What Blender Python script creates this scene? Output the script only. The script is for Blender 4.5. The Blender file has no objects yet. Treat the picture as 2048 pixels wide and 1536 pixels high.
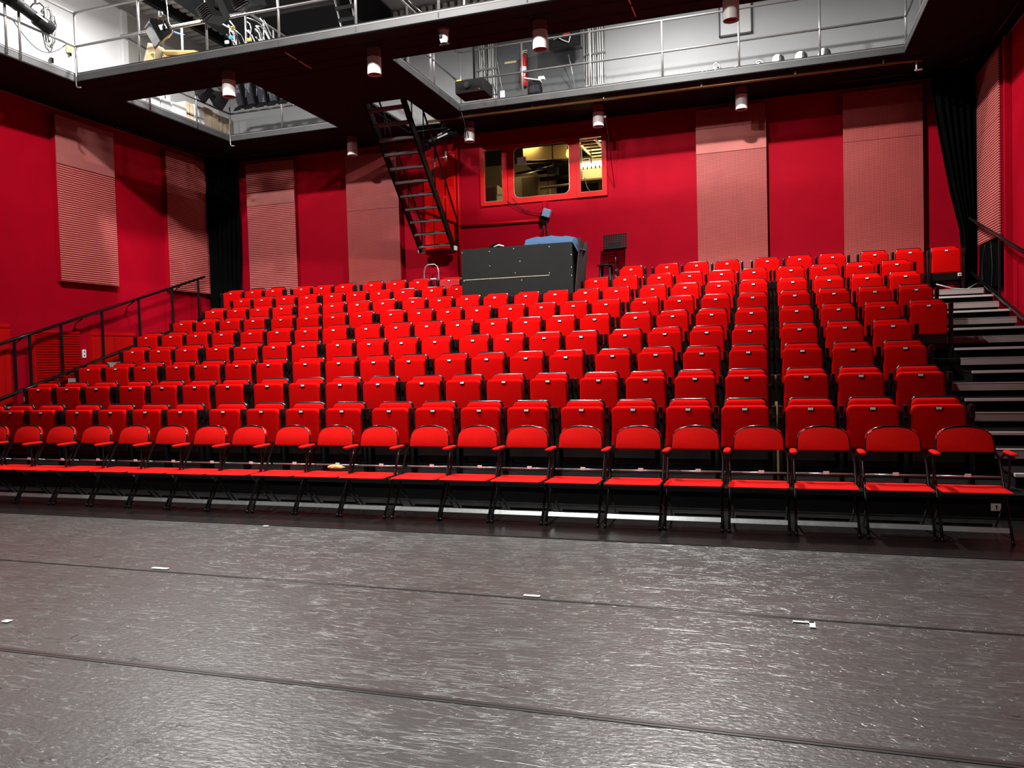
import bpy, bmesh, math, random
from mathutils import Vector, Matrix

# ---------------------------------------------------------------- camera, world, lights, exposure
SC = bpy.context.scene
COL = SC.collection
H = 1.4925                                    # eye height above the stage floor
YAW, PITCH, ROLL, FPX = 0.31566, -0.034218, -0.027406, 1583.7755

def cam_axes():
    f = Vector((-math.sin(YAW) * math.cos(PITCH), math.cos(YAW) * math.cos(PITCH), math.sin(PITCH)))
    r0 = Vector((math.cos(YAW), math.sin(YAW), 0))
    u0 = r0.cross(f)
    r = r0 * math.cos(ROLL) + u0 * math.sin(ROLL)
    u = -r0 * math.sin(ROLL) + u0 * math.cos(ROLL)
    return f, r, u

F_, R_, U_ = cam_axes()
cd = bpy.data.cameras.new('camera')
cam = bpy.data.objects.new('camera', cd)
COL.objects.link(cam)
cd.sensor_fit = 'HORIZONTAL'
cd.sensor_width = 36.0
cd.lens = 36.0 * FPX / 2048.0
cd.clip_start = 0.05
cd.clip_end = 100
m = Matrix(((R_.x, U_.x, -F_.x, 0), (R_.y, U_.y, -F_.y, 0), (R_.z, U_.z, -F_.z, H), (0, 0, 0, 1)))
cam.matrix_world = m
SC.camera = cam

SC.view_settings.view_transform = 'Standard'
SC.view_settings.look = 'None'
SC.view_settings.gamma = 1.0
SC.view_settings.use_curve_mapping = False
SC.view_settings.exposure = 0.0
SC.cycles.diffuse_bounces = 1
SC.cycles.glossy_bounces = 3

wd = bpy.data.worlds.new('world')
SC.world = wd
wd.use_nodes = True
wd.node_tree.nodes['Background'].inputs[0].default_value = (0.9, 0.95, 1.0, 1)
wd.node_tree.nodes['Background'].inputs[1].default_value = 0.0

def area_light(name, loc, target, size, power, color=(1, 1, 1), size_y=None, spread=180):
    ld = bpy.data.lights.new(name, 'AREA')
    ld.energy = power
    ld.color = color
    ld.shape = 'RECTANGLE' if size_y else 'DISK'
    ld.size = size
    if size_y:
        ld.size_y = size_y
    ld.spread = math.radians(spread)
    o = bpy.data.objects.new(name, ld)
    COL.objects.link(o)
    o.location = loc
    d = (Vector(target) - Vector(loc)).normalized()
    o.rotation_euler = d.to_track_quat('-Z', 'Y').to_euler()
    return o

# work lights hung under the roof: two over the cross gallery, two over the front of the stalls; plus an added fill for the left wall
area_light('work_and_fill_light', (-1.3, 11.2, 8.35), (-1.3, 11.4, 0), 0.30, 960, (1, 0.98, 0.95))
area_light('work_and_fill_light', (-1.9, 13.7, 8.5), (-1.9, 13.8, 0), 0.30, 240, (1, 0.98, 0.95))
area_light('work_and_fill_light', (-9.7, 11.2, 8.45), (-9.7, 11.3, 0), 0.30, 560, (1, 0.98, 0.96))
area_light('work_and_fill_light', (-5.5, 7.0, 8.6), (-5.6, 11.8, 2.0), 0.30, 325, (1, 0.97, 0.94), spread=100)
area_light('work_and_fill_light', (-3.9, 6.6, 8.6), (-4.0, 11.6, 2.0), 0.30, 305, (1, 0.97, 0.94), spread=100)
area_light('work_and_fill_light', (-5.6, 5.4, 8.7), (-12.6, 11.4, 4.6), 0.25, 120, (1, 0.97, 0.94), spread=62)  # fill added to brighten the left wall, not a known work light
area_light('work_and_fill_light', (-3.4, 2.6, 8.2), (-3.5, 3.4, 0), 0.30, 300, (0.95, 1.0, 0.97), spread=92)

# ---------------------------------------------------------------- materials
MATS = {}
def mat(name, color, rough=0.5, metal=0.0, spec=0.5, coat=0.0, bump=0.0, bscale=60.0, emit=None, estr=0.0, vary=0.0, vscale=4.0, trans=0.0, alpha=1.0, sheen=0.0):
    mt = bpy.data.materials.new(name)
    mt.use_nodes = True
    nt = mt.node_tree
    b = nt.nodes['Principled BSDF']
    b.inputs['Base Color'].default_value = (*color, 1)
    b.inputs['Roughness'].default_value = rough
    b.inputs['Metallic'].default_value = metal
    b.inputs['Specular IOR Level'].default_value = spec
    if coat: b.inputs['Coat Weight'].default_value = coat
    if trans: b.inputs['Transmission Weight'].default_value = trans
    if sheen: b.inputs['Sheen Weight'].default_value = sheen
    if alpha < 1: b.inputs['Alpha'].default_value = alpha
    if emit:
        b.inputs['Emission Color'].default_value = (*emit, 1)
        b.inputs['Emission Strength'].default_value = estr
    tc = None
    if bump or vary:
        tc = nt.nodes.new('ShaderNodeTexCoord')
    if vary:
        n = nt.nodes.new('ShaderNodeTexNoise')
        n.inputs['Scale'].default_value = vscale
        n.inputs['Detail'].default_value = 6
        nt.links.new(tc.outputs['Object'], n.inputs['Vector'])
        mx = nt.nodes.new('ShaderNodeMix')
        mx.data_type = 'RGBA'
        mx.inputs[6].default_value = (*[c * (1 - vary) for c in color], 1)
        mx.inputs[7].default_value = (*[min(1, c * (1 + vary)) for c in color], 1)
        nt.links.new(n.outputs[0], mx.inputs[0])
        nt.links.new(mx.outputs[2], b.inputs['Base Color'])
    if bump:
        n2 = nt.nodes.new('ShaderNodeTexNoise')
        n2.inputs['Scale'].default_value = bscale
        n2.inputs['Detail'].default_value = 4
        nt.links.new(tc.outputs['Object'], n2.inputs['Vector'])
        bp = nt.nodes.new('ShaderNodeBump')
        bp.inputs['Strength'].default_value = bump
        bp.inputs['Distance'].default_value = 0.01
        nt.links.new(n2.outputs[0], bp.inputs['Height'])
        nt.links.new(bp.outputs[0], b.inputs['Normal'])
    MATS[name] = mt
    return mt

RED_WALL = mat('red wall paint', (0.36, 0.001, 0.012), 0.65, spec=0.06, bump=0.06, bscale=40, vary=0.12, vscale=2.5)
RED_DOOR = mat('bright red paint', (0.78, 0.003, 0.002), 0.5, spec=0.15)
RED_TRIM = mat('red gloss trim', (0.52, 0.002, 0.004), 0.45, spec=0.15)
SEAT_RED = mat('red seat fabric', (0.60, 0.0012, 0.0012), 0.9, spec=0.06, bump=0.25, bscale=90, vary=0.06, vscale=7)
CHAIR_RED = mat('red chair fabric', (0.74, 0.008, 0.006), 0.85, spec=0.08, bump=0.2, bscale=110, vary=0.05, vscale=7)
SEAT_MAROON = mat('maroon worn fabric', (0.42, 0.012, 0.02), 0.8, spec=0.25, bump=0.3, bscale=60)
BLACK_PLASTIC = mat('black plastic', (0.007, 0.007, 0.007), 0.18)
BLACK_MATTE = mat('black matte', (0.006, 0.006, 0.006), 0.7, spec=0.15)
COVER_RED = mat('red cover paint', (0.50, 0.003, 0.003), 0.5, spec=0.15)
BLACK_CLOTH = mat('black cloth', (0.0022, 0.0024, 0.0024), 0.95, spec=0.03, bump=0.3, bscale=30)
BLACK_METAL = mat('black enamel tube', (0.008, 0.008, 0.008), 0.15, spec=0.6)
BLACK_PAINT = mat('black painted steel', (0.005, 0.005, 0.0055), 0.5, spec=0.18)
DARK_STEEL = mat('dark grey steel', (0.030, 0.030, 0.031), 0.45, spec=0.35)
CHROME = mat('chrome', (0.42, 0.42, 0.41), 0.3, metal=0.55, vary=0.2, vscale=30)
ALU = mat('aluminium', (0.72, 0.72, 0.72), 0.35, metal=0.9)
GALV = mat('galvanised tube', (0.27, 0.265, 0.26), 0.35, metal=0.6, vary=0.15, vscale=12)
RAIL_GREY = mat('grey painted tube', (0.10, 0.10, 0.105), 0.4)
STEEL_BEAM = mat('grey painted channel', (0.060, 0.060, 0.060), 0.5, spec=0.3, vary=0.25, vscale=3)
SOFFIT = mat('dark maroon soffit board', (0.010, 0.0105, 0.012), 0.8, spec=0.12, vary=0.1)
DECK = mat('grating deck', (0.10, 0.10, 0.10), 0.6)
WHITE_PLASTIC = mat('white plastic', (0.86, 0.86, 0.84), 0.35)
WHITE_PAINT = mat('white paint', (0.80, 0.80, 0.80), 0.6, vary=0.03, vscale=1.5)
GREY_WALL = mat('pale grey wall paint', (0.33, 0.335, 0.34), 0.6, vary=0.08, vscale=1.5)
DARK_WALL = mat('dark grey wall paint', (0.10, 0.105, 0.11), 0.6, vary=0.15, vscale=4)
TIER_BLACK = mat('black platform carpet', (0.008, 0.0075, 0.0075), 0.95, spec=0.08, bump=0.3, bscale=120)
WHITE_TAPE = mat('white tape', (0.85, 0.85, 0.82), 0.5)
BLACK_TAPE = mat('dark vinyl tape', (0.042, 0.039, 0.038), 0.30, spec=1.0)
BRASS = mat('brown brass pipe', (0.30, 0.17, 0.07), 0.3, metal=0.6)
CONSOLE_BOARD = mat('dark grey painted plywood', (0.0085, 0.0088, 0.008), 0.65, spec=0.15, vary=0.2, vscale=6, bump=0.05, bscale=80)
BLUE_CLOTH = mat('blue cloth', (0.036, 0.075, 0.145), 0.8, spec=0.2, bump=0.4, bscale=14)
BLUE_BOX = mat('blue grey enamel', (0.22, 0.32, 0.48), 0.4)
CARD_WHITE = mat('white cardboard', (0.82, 0.80, 0.76), 0.7)
CARD_TAN = mat('tan cardboard', (0.74, 0.60, 0.42), 0.75, vary=0.08)
WOOD_YELLOW = mat('yellow pine boards', (0.66, 0.42, 0.14), 0.55, vary=0.25, vscale=6)
LOCKER_GREY = mat('grey locker paint', (0.42, 0.43, 0.44), 0.45)
EXT_RED = mat('extinguisher red', (0.62, 0.008, 0.012), 0.25, coat=0.4)
GLASS_LENS = mat('lens glass', (0.03, 0.03, 0.04), 0.05, spec=0.8)
LAMP_WHITE = mat('downlight white enamel', (0.86, 0.83, 0.80), 0.45)
LAMP_CAP = mat('downlight maroon cap', (0.22, 0.10, 0.10), 0.5)
LAMP_INNER = mat('downlight dark red baffle', (0.28, 0.02, 0.03), 0.5)
CABLE_WHITE = mat('pale cable', (0.70, 0.70, 0.68), 0.5)
CABLE_BLACK = mat('black cable', (0.01, 0.01, 0.01), 0.5)
YELLOW = mat('yellow plastic', (0.75, 0.60, 0.10), 0.5)
CYAN = mat('cyan tape', (0.10, 0.45, 0.65), 0.5)
ORANGE_PAPER = mat('orange tan paper', (0.80, 0.36, 0.12), 0.7)
TILE_DARK = mat('black stage edge vinyl', (0.009, 0.009, 0.0088), 0.28, spec=0.35, bump=0.25, bscale=9, vary=0.5, vscale=8)

def nodes_of(name):
    mt = bpy.data.materials.new(name)
    mt.use_nodes = True
    MATS[name] = mt
    nt = mt.node_tree
    return mt, nt, nt.nodes['Principled BSDF'], nt.nodes.new, nt.links.new

def math_node(nt, op, a=None, b=None, va=0.5, vb=0.5):
    n = nt.nodes.new('ShaderNodeMath'); n.operation = op
    n.inputs[0].default_value = va; n.inputs[1].default_value = vb
    if a is not None: nt.links.new(a, n.inputs[0])
    if b is not None: nt.links.new(b, n.inputs[1])
    return n.outputs[0]

def make_floor_mat():
    mt, nt, b, new, link = nodes_of('scuffed dark grey dance vinyl')
    tc = new('ShaderNodeTexCoord')
    def lines(scale, rot, stretch, width, seed, msc, mlo):
        mp = new('ShaderNodeMapping')
        mp.inputs['Rotation'].default_value = (0, 0, math.radians(rot))
        mp.inputs['Scale'].default_value = (scale, scale * stretch, scale)
        mp.inputs['Location'].default_value = (seed, seed * 1.7, seed * 0.3)
        link(tc.outputs['Object'], mp.inputs['Vector'])
        n = new('ShaderNodeTexNoise')
        n.inputs['Scale'].default_value = 1.0
        n.inputs['Detail'].default_value = 2.0
        n.inputs['Distortion'].default_value = 0.3
        link(mp.outputs[0], n.inputs['Vector'])
        d = math_node(nt, 'ABSOLUTE', math_node(nt, 'SUBTRACT', n.outputs[0], None, vb=0.5))
        mr = new('ShaderNodeMapRange')
        mr.inputs[1].default_value = 0; mr.inputs[2].default_value = width
        mr.inputs[3].default_value = 1; mr.inputs[4].default_value = 0
        link(d, mr.inputs[0])
        n2 = new('ShaderNodeTexNoise')
        n2.inputs['Scale'].default_value = msc
        n2.inputs['Detail'].default_value = 3
        mp2 = new('ShaderNodeMapping')
        mp2.inputs['Location'].default_value = (seed * 3.1, seed, 0)
        link(tc.outputs['Object'], mp2.inputs['Vector'])
        link(mp2.outputs[0], n2.inputs['Vector'])
        mr2 = new('ShaderNodeMapRange')
        mr2.inputs[1].default_value = mlo; mr2.inputs[2].default_value = mlo + 0.06
        mr2.inputs[3].default_value = 0; mr2.inputs[4].default_value = 1
        link(n2.outputs[0], mr2.inputs[0])
        return math_node(nt, 'MULTIPLY', mr.outputs[0], mr2.outputs[0])
    light = None
    for a in ((1.4, 12, 9, 0.014, 3.0, 3.2, 0.47), (1.8, -14, 8, 0.014, 11.0, 3.6, 0.48), (2.6, 4, 7, 0.014, 23.0, 5.0, 0.48), (3.0, 28, 6, 0.012, 41.0, 4.4, 0.49), (3.6, -30, 6, 0.012, 57.0, 5.4, 0.49), (4.4, 75, 5, 0.012, 71.0, 5.0, 0.52)):
        l = lines(*a)
        light = l if light is None else math_node(nt, 'MAXIMUM', light, l)
    dark = None
    for a in ((1.2, 62, 7, 0.010, 5.0, 4.0, 0.57), (1.6, -48, 7, 0.010, 15.0, 4.5, 0.57), (2.0, 100, 6, 0.012, 29.0, 5.0, 0.57), (3.2, 20, 6, 0.012, 83.0, 6.0, 0.54)):
        l = lines(*a)
        dark = l if dark is None else math_node(nt, 'MAXIMUM', dark, l)
    nb = new('ShaderNodeTexNoise'); nb.inputs['Scale'].default_value = 1.1; nb.inputs['Detail'].default_value = 5
    link(tc.outputs['Object'], nb.inputs['Vector'])
    mx = new('ShaderNodeMix'); mx.data_type = 'RGBA'
    mx.inputs[6].default_value = (0.058, 0.054, 0.052, 1); mx.inputs[7].default_value = (0.065, 0.068, 0.064, 1)
    link(nb.outputs[0], mx.inputs[0])
    m2 = new('ShaderNodeMix'); m2.data_type = 'RGBA'
    m2.inputs[7].default_value = (0.155, 0.150, 0.143, 1)
    link(light, m2.inputs[0]); link(mx.outputs[2], m2.inputs[6])
    m3 = new('ShaderNodeMix'); m3.data_type = 'RGBA'
    m3.inputs[7].default_value = (0.012, 0.011, 0.011, 1)
    link(dark, m3.inputs[0]); link(m2.outputs[2], m3.inputs[6])
    link(m3.outputs[2], b.inputs['Base Color'])
    nf = new('ShaderNodeTexNoise'); nf.inputs['Scale'].default_value = 38; nf.inputs['Detail'].default_value = 5
    mpf = new('ShaderNodeMapping'); mpf.inputs['Scale'].default_value = (0.75, 1.35, 1)
    link(tc.outputs['Object'], mpf.inputs['Vector']); link(mpf.outputs[0], nf.inputs['Vector'])
    hsum = math_node(nt, 'ADD', nf.outputs[0], math_node(nt, 'MULTIPLY', light, None, vb=0.5))
    bp = new('ShaderNodeBump'); bp.inputs['Strength'].default_value = 0.5; bp.inputs['Distance'].default_value = 0.006
    link(hsum, bp.inputs['Height']); link(bp.outputs[0], b.inputs['Normal'])
    b.inputs['Roughness'].default_value = 0.33
    b.inputs['Specular IOR Level'].default_value = 1.0
    return mt
FLOOR = make_floor_mat()

def make_grid_mat(name, pitch_u, pitch_v, line, base, wu, wv):
    """pale wire grid over dark red cloth; u runs along the panel, v up it (object space x / z)"""
    mt, nt, b, new, link = nodes_of(name)
    tc = new('ShaderNodeTexCoord')
    sp = new('ShaderNodeSeparateXYZ')
    link(tc.outputs['Object'], sp.inputs[0])
    def stripe(o, pitch, w):
        t = math_node(nt, 'FRACT', math_node(nt, 'DIVIDE', o, None, vb=pitch))
        t = math_node(nt, 'ABSOLUTE', math_node(nt, 'SUBTRACT', t, None, vb=0.5))
        return math_node(nt, 'GREATER_THAN', t, None, vb=0.5 - w * 0.5)
    g = math_node(nt, 'MAXIMUM', stripe(sp.outputs[0], pitch_u, wu), stripe(sp.outputs[2], pitch_v, wv)) if wu > 0 else stripe(sp.outputs[2], pitch_v, wv)
    n = new('ShaderNodeTexNoise'); n.inputs['Scale'].default_value = 3.0; n.inputs['Detail'].default_value = 4
    link(tc.outputs['Object'], n.inputs['Vector'])
    ml = new('ShaderNodeMix'); ml.data_type = 'RGBA'
    ml.inputs[6].default_value = (*[c * 0.75 for c in line], 1); ml.inputs[7].default_value = (*[min(1, c * 1.2) for c in line], 1)
    link(n.outputs[0], ml.inputs[0])
    mx = new('ShaderNodeMix'); mx.data_type = 'RGBA'
    mx.inputs[6].default_value = (*base, 1)
    link(g, mx.inputs[0]); link(ml.outputs[2], mx.inputs[7])
    link(mx.outputs[2], b.inputs['Base Color'])
    bp = new('ShaderNodeBump'); bp.inputs['Strength'].default_value = 0.5; bp.inputs['Distance'].default_value = 0.004
    link(g, bp.inputs['Height']); link(bp.outputs[0], b.inputs['Normal'])
    b.inputs['Roughness'].default_value = 0.6
    return mt
GRID = make_grid_mat('red board with pale grid', 0.0255, 0.029, (0.50, 0.085, 0.070), (0.15, 0.003, 0.007), 0.34, 0.34)
GRID_FINE = make_grid_mat('salmon fine grid board', 0.018, 0.018, (0.56, 0.15, 0.12), (0.36, 0.04, 0.04), 0.5, 0.5)
SLAT = make_grid_mat('red board with pale slats', 0.03, 0.042, (0.66, 0.24, 0.20), (0.22, 0.004, 0.010), 0.0, 0.42)
SLAT_FINE = make_grid_mat('salmon fine slat board', 0.03, 0.024, (0.50, 0.18, 0.155), (0.28, 0.06, 0.06), 0.0, 0.5)

def make_nosing_mat():
    mt, nt, b, new, link = nodes_of('ribbed step nosing')
    tc = new('ShaderNodeTexCoord'); sp = new('ShaderNodeSeparateXYZ')
    link(tc.outputs['Object'], sp.inputs[0])
    t = math_node(nt, 'FRACT', math_node(nt, 'MULTIPLY', sp.outputs[2], None, vb=62.0))
    mr = new('ShaderNodeMapRange'); link(t, mr.inputs[0]); mr.inputs[3].default_value = 0.0; mr.inputs[4].default_value = 1.0
    mx = new('ShaderNodeMix'); mx.data_type = 'RGBA'
    mx.inputs[6].default_value = (0.30, 0.22, 0.21, 1); mx.inputs[7].default_value = (0.58, 0.50, 0.47, 1)
    link(mr.outputs[0], mx.inputs[0]); link(mx.outputs[2], b.inputs['Base Color'])
    b.inputs['Roughness'].default_value = 0.45
    return mt
NOSING = make_nosing_mat()
NOSING_EDGE = mat('bright metal nosing edge', (0.78, 0.74, 0.70), 0.35, metal=0.2)
RIB_DECK = mat('ribbed metal sheet', (0.80, 0.78, 0.70), 0.6)

# ---------------------------------------------------------------- mesh helpers
class MB:
    """collects shapes and links them as one mesh object"""
    def __init__(self):
        self.bm = bmesh.new()
    def box(self, c, s, bevel=0.0, rot=None, seg=2):
        M = Matrix.Translation(Vector(c))
        if rot is not None:
            M = M @ (rot.to_4x4() if isinstance(rot, Matrix) else Matrix.Rotation(rot, 4, 'Z'))
        M = M @ Matrix.Diagonal((s[0], s[1], s[2], 1))
        g = bmesh.ops.create_cube(self.bm, size=1.0, matrix=M)
        if bevel > 0:
            es = set()
            for v in g['verts']:
                es.update(v.link_edges)
            bmesh.ops.bevel(self.bm, geom=list(es), offset=min(bevel, min(s) * 0.49), segments=seg, affect='EDGES', profile=0.6)
        return self
    def tube(self, pts, r, seg=8, closed=False):
        pts = [Vector(p) for p in pts]
        n = len(pts)
        rs = r if isinstance(r, (list, tuple)) else [r] * n
        rings = []
        prev = None
        for i, p in enumerate(pts):
            if closed:
                t = pts[(i + 1) % n] - pts[i - 1]
            else:
                t = pts[min(i + 1, n - 1)] - pts[max(i - 1, 0)]
            if t.length < 1e-9: t = Vector((0, 0, 1))
            t.normalize()
            if prev is None:
                a = Vector((0, 0, 1)) if abs(t.z) < 0.9 else Vector((1, 0, 0))
                x = t.cross(a).normalized()
            else:
                x = (prev - t * prev.dot(t))
                x = x.normalized() if x.length > 1e-6 else t.orthogonal().normalized()
            prev = x
            y = t.cross(x)
            rings.append([self.bm.verts.new(p + (x * math.cos(2 * math.pi * k / seg) + y * math.sin(2 * math.pi * k / seg)) * rs[i]) for k in range(seg)])
        m_ = n if closed else n - 1
        for i in range(m_):
            a, b = rings[i], rings[(i + 1) % n]
            for k in range(seg):
                self.bm.faces.new((a[k], a[(k + 1) % seg], b[(k + 1) % seg], b[k]))
        if not closed:
            self.bm.faces.new(rings[0][::-1]); self.bm.faces.new(rings[-1])
        return self
    def cyl(self, p0, p1, r, seg=16, r2=None):
        return self.tube([p0, p1], [r, r if r2 is None else r2], seg)
    def lathe(self, prof, c=(0, 0, 0), seg=24, rot=None):
        """profile of (radius, height) turned about z"""
        c = Vector(c)
        rings = []
        for (r, z) in prof:
            ring = []
            for k in range(seg):
                a = 2 * math.pi * k / seg
                v = Vector((r * math.cos(a), r * math.sin(a), z))
                if rot is not None: v = rot @ v
                ring.append(self.bm.verts.new(c + v))
            rings.append(ring)
        for i in range(len(rings) - 1):
            a, b = rings[i], rings[i + 1]
            for k in range(seg):
                self.bm.faces.new((a[k], a[(k + 1) % seg], b[(k + 1) % seg], b[k]))
        if prof[0][0] > 1e-5: self.bm.faces.new(rings[0][::-1])
        if prof[-1][0] > 1e-5: self.bm.faces.new(rings[-1])
        return self
    def loft(self, rings, cap=True, closed=True):
        vs = [[self.bm.verts.new(Vector(p)) for p in r] for r in rings]
        n = len(vs[0])
        for i in range(len(vs) - 1):
            for k in range(n if closed else n - 1):
                self.bm.faces.new((vs[i][k], vs[i][(k + 1) % n], vs[i + 1][(k + 1) % n], vs[i + 1][k]))
        if cap and closed:
            self.bm.faces.new(vs[0][::-1]); self.bm.faces.new(vs[-1])
        return self
    def quad(self, *p):
        self.bm.faces.new([self.bm.verts.new(Vector(q)) for q in p])
        return self
    def xform(self, M):
        bmesh.ops.transform(self.bm, matrix=M, verts=self.bm.verts)
        return self
    def build(self, name, material, parent=None, smooth=None, origin=None, label=None):
        bm = self.bm
        if origin is not None:
            bmesh.ops.translate(bm, vec=-Vector(origin), verts=bm.verts)
        bmesh.ops.recalc_face_normals(bm, faces=bm.faces)
        me = bpy.data.meshes.new(name)
        bm.to_mesh(me); bm.free()
        for mm in (material if isinstance(material, (list, tuple)) else [material]):
            me.materials.append(mm)
        if smooth:
            for p in me.polygons: p.use_smooth = True
            if smooth is not True:
                me.set_sharp_from_angle(angle=math.radians(smooth))
        o = bpy.data.objects.new(name, me)
        COL.objects.link(o)
        if parent is not None: o.parent = parent
        elif origin is not None: o.location = origin
        if label: o['label'] = label
        return o

def tag(o, label=None, cat=None, group=None, kind=None):
    if label: o['label'] = label
    if cat: o['category'] = cat
    if group: o['group'] = group
    if kind: o['kind'] = kind
    return o

def thing(name, loc, label, cat, group=None, rotz=0.0):
    o = bpy.data.objects.new(name, None)
    o.empty_display_size = 0.1
    COL.objects.link(o)
    o.location = loc
    o.rotation_euler = (0, 0, rotz)
    return tag(o, label, cat, group)

def copy_tree(root, loc, label, group=None, rotz=None):
    r = root.copy(); COL.objects.link(r)
    r.location = loc
    if rotz is not None: r.rotation_euler = (0, 0, rotz)
    r['label'] = label
    if group: r['group'] = group
    for ch in list(root.children):
        c = ch.copy(); COL.objects.link(c); c.parent = r
        for g in list(ch.children):
            d = g.copy(); COL.objects.link(d); d.parent = c
    return r

def struct(name, mb, material, smooth=None, origin=None):
    o = mb.build(name, material, smooth=smooth, origin=origin)
    o['kind'] = 'structure'
    return o

def round_rect(w, h, r, seg=5, cx=0.0, cz=0.0):
    """outline in (x, z), counter-clockwise; r = (top radius, bottom radius)"""
    rt, rb = r if isinstance(r, (tuple, list)) else (r, r)
    pts = []
    for (sx, sz, a0, rr) in ((1, -1, -90, rb), (1, 1, 0, rt), (-1, 1, 90, rt), (-1, -1, 180, rb)):
        ox, oz = cx + sx * (w / 2 - rr), cz + sz * (h / 2 - rr)
        for k in range(seg + 1):
            a = math.radians(a0 + 90.0 * k / seg)
            pts.append((ox + rr * math.cos(a), oz + rr * math.sin(a)))
    return pts

def pad(mb, w, h, r, y0, y1, cz, puff=0.012, edge=0.014, tilt=0.0, seg=5, topw=None):
    """upholstered slab standing in x-z, front face at y0, back at y1"""
    def ring(inset, y):
        out = []
        rr = [max(0.004, q - inset) for q in (r if isinstance(r, (tuple, list)) else (r, r))]
        for (x, z) in round_rect(w - 2 * inset, h - 2 * inset, rr, seg):
            xs = x
            if topw is not None:
                t = (z + h / 2) / h
                xs = x * (1 + (topw / w - 1) * t)
            out.append((xs, y - math.tan(tilt) * (-(z)), z + cz))
        return out
    d = y1 - y0
    rings = [ring(edge * 3.2, y0 - puff), ring(edge * 1.3, y0 - puff * 0.55), ring(edge * 0.35, y0 + d * 0.10), ring(0, y0 + d * 0.3), ring(0, y1 - d * 0.15), ring(edge * 0.6, y1)]
    mb.loft(rings)
    return mb

# ---------------------------------------------------------------- room shell
XL, XR, YB = -12.6, 3.65, 16.3
ZS, ZD, ZR = 6.35, 6.51, 9.25                 # gallery soffit, gallery deck, roof
VL, VR, VB = -11.14, 2.20, 14.75              # edges of the open wells
C0, C1 = 10.70, 11.78                          # cross gallery
M0, M1 = -8.45, -5.75                          # middle gallery

struct('floor', MB().box((-4.4, 6.0, -0.05), (18.5, 22.0, 0.1)), FLOOR)
struct('floor_edge', MB().box((-4.46, 6.93, 0.001), (15.9, 1.46, 0.004)), TILE_DARK)

# back wall with the control room opening; the upper part is painted grey
OX0, OX1, OZ0, OZ1 = -5.86, -3.17, 4.81, 5.99
wb = MB()
t = 0.12
for (x0, x1, z0, z1) in ((XL - .2, OX0, 0, ZS), (OX1, XR + .2, 0, ZS), (OX0, OX1, 0, OZ0), (OX0, OX1, OZ1, ZS)):
    wb.box(((x0 + x1) / 2, YB + t / 2, (z0 + z1) / 2), (x1 - x0, t, z1 - z0))
struct('wall_back', wb, RED_WALL)
struct('wall_back_upper', MB().box(((XL + XR) / 2, YB + t / 2, (ZS + ZR + .3) / 2), (XR - XL + .4, t, ZR + .3 - ZS)), GREY_WALL)
struct('wall_back_niche', MB().box((-4.5, YB - .012, 7.35), (1.86, .03, 1.9)), DARK_WALL)
for side, x in (('left', XL - .06), ('right', XR + .06)):
    struct('wall_' + side, MB().box((x, 7.4, ZS / 2), (.12, 18.0, ZS)), RED_WALL)
    struct('wall_%s_upper' % side, MB().box((x, 7.4, (ZS + ZR + .3) / 2), (.12, 18.0, ZR + .3 - ZS)), WHITE_PAINT)
# roof: white boards with a strip of ribbed metal along the left wall
struct('ceiling', MB().box((-3.6, 7.4, ZR + .05), (14.8, 18.0, .1)), WHITE_PAINT)
rb = MB()
y = 8.0
while y < 16.3:
    rb.box((-11.8, y + .06, ZR - .20), (1.6, .12, .07), .015)
    y += .21
rb.box((-11.8, 12.2, ZR - .14), (1.6, 8.4, .05))
struct('ceiling_ribbed', rb, RIB_DECK)
rb = MB()
x = -11.0
while x < 2.4:
    rb.box((x, 16.22, 9.0), (.10, .10, .40), .015)
    x += .17
struct('trim_1', rb, RIB_DECK)
bm_ = MB()
for xx in (-11.05, -11.85):
    bm_.box((xx, 12.0, ZR - .30), (.12, 8.6, .22))
struct('ceiling_beam', bm_, BLACK_PAINT)

# door to the stair landing, red corner bead, control room windows
d1 = tag(MB().box((-6.86, YB - .015, 4.94), (.76, .06, 2.04), .006).build('door_1', RED_DOOR), kind='structure')
MB().box((-7.02, YB - .047, 4.94), (.012, .006, 2.0)).build('door_seam', BLACK_MATTE, d1)
MB().box((-6.86, YB - .05, 3.905), (.80, .10, .03), .005).build('door_sill', RED_WALL, d1)
struct('trim_2', MB().tube([(-6.43, YB - .02, 3.3), (-6.43, YB - .02, ZS)], .035, 10), RED_TRIM, smooth=True)

def window(name, x0, x1, px0, px1, pz0, pz1, y, r):
    z0, z1 = 4.765, 6.03
    cx, cz = (px0 + px1) / 2, (pz0 + pz1) / 2
    o = [(p[0] + (x0 + x1) / 2, p[1] + (z0 + z1) / 2) for p in round_rect(x1 - x0, z1 - z0, 0.006, 5)]
    i = [(p[0] + cx, p[1] + cz) for p in round_rect(px1 - px0, pz1 - pz0, r, 5)]
    mb = MB()
    f = lambda L, yy: [(p[0], yy, p[1]) for p in L]
    mb.loft([f(i, y + .09), f(i, y), f(o, y), f(o, y + .09), f(i, y + .09)], cap=False)
    fr = tag(mb.build(name, RED_TRIM), kind='structure')
    b = MB()
    ii = [(cx + (p[0] - cx) * .985, cz + (p[1] - cz) * .985) for p in i]
    b.loft([f(i, y + .004), f(ii, y + .002), f(ii, y + .03), f(i, y + .03)], cap=False)
    b.build('pane_bead', BRASS_LIGHT, fr)
    g = MB(); g.loft([f(i, y + .045), f(i, y + .051)])
    g.build('pane', GLASS, fr)
    return fr
BRASS_LIGHT = mat('pale brass bead', (0.55, 0.45, 0.25), 0.35, metal=0.5)
GLASS = mat('clear window glass', (1, 1, 1), 0.0, trans=1.0)
GLASS.node_tree.nodes['Principled BSDF'].inputs['IOR'].default_value = 1.05
window('window_1', -5.905, -5.285, -5.81, -5.40, 4.85, 5.955, YB - .05, .004)
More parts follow.
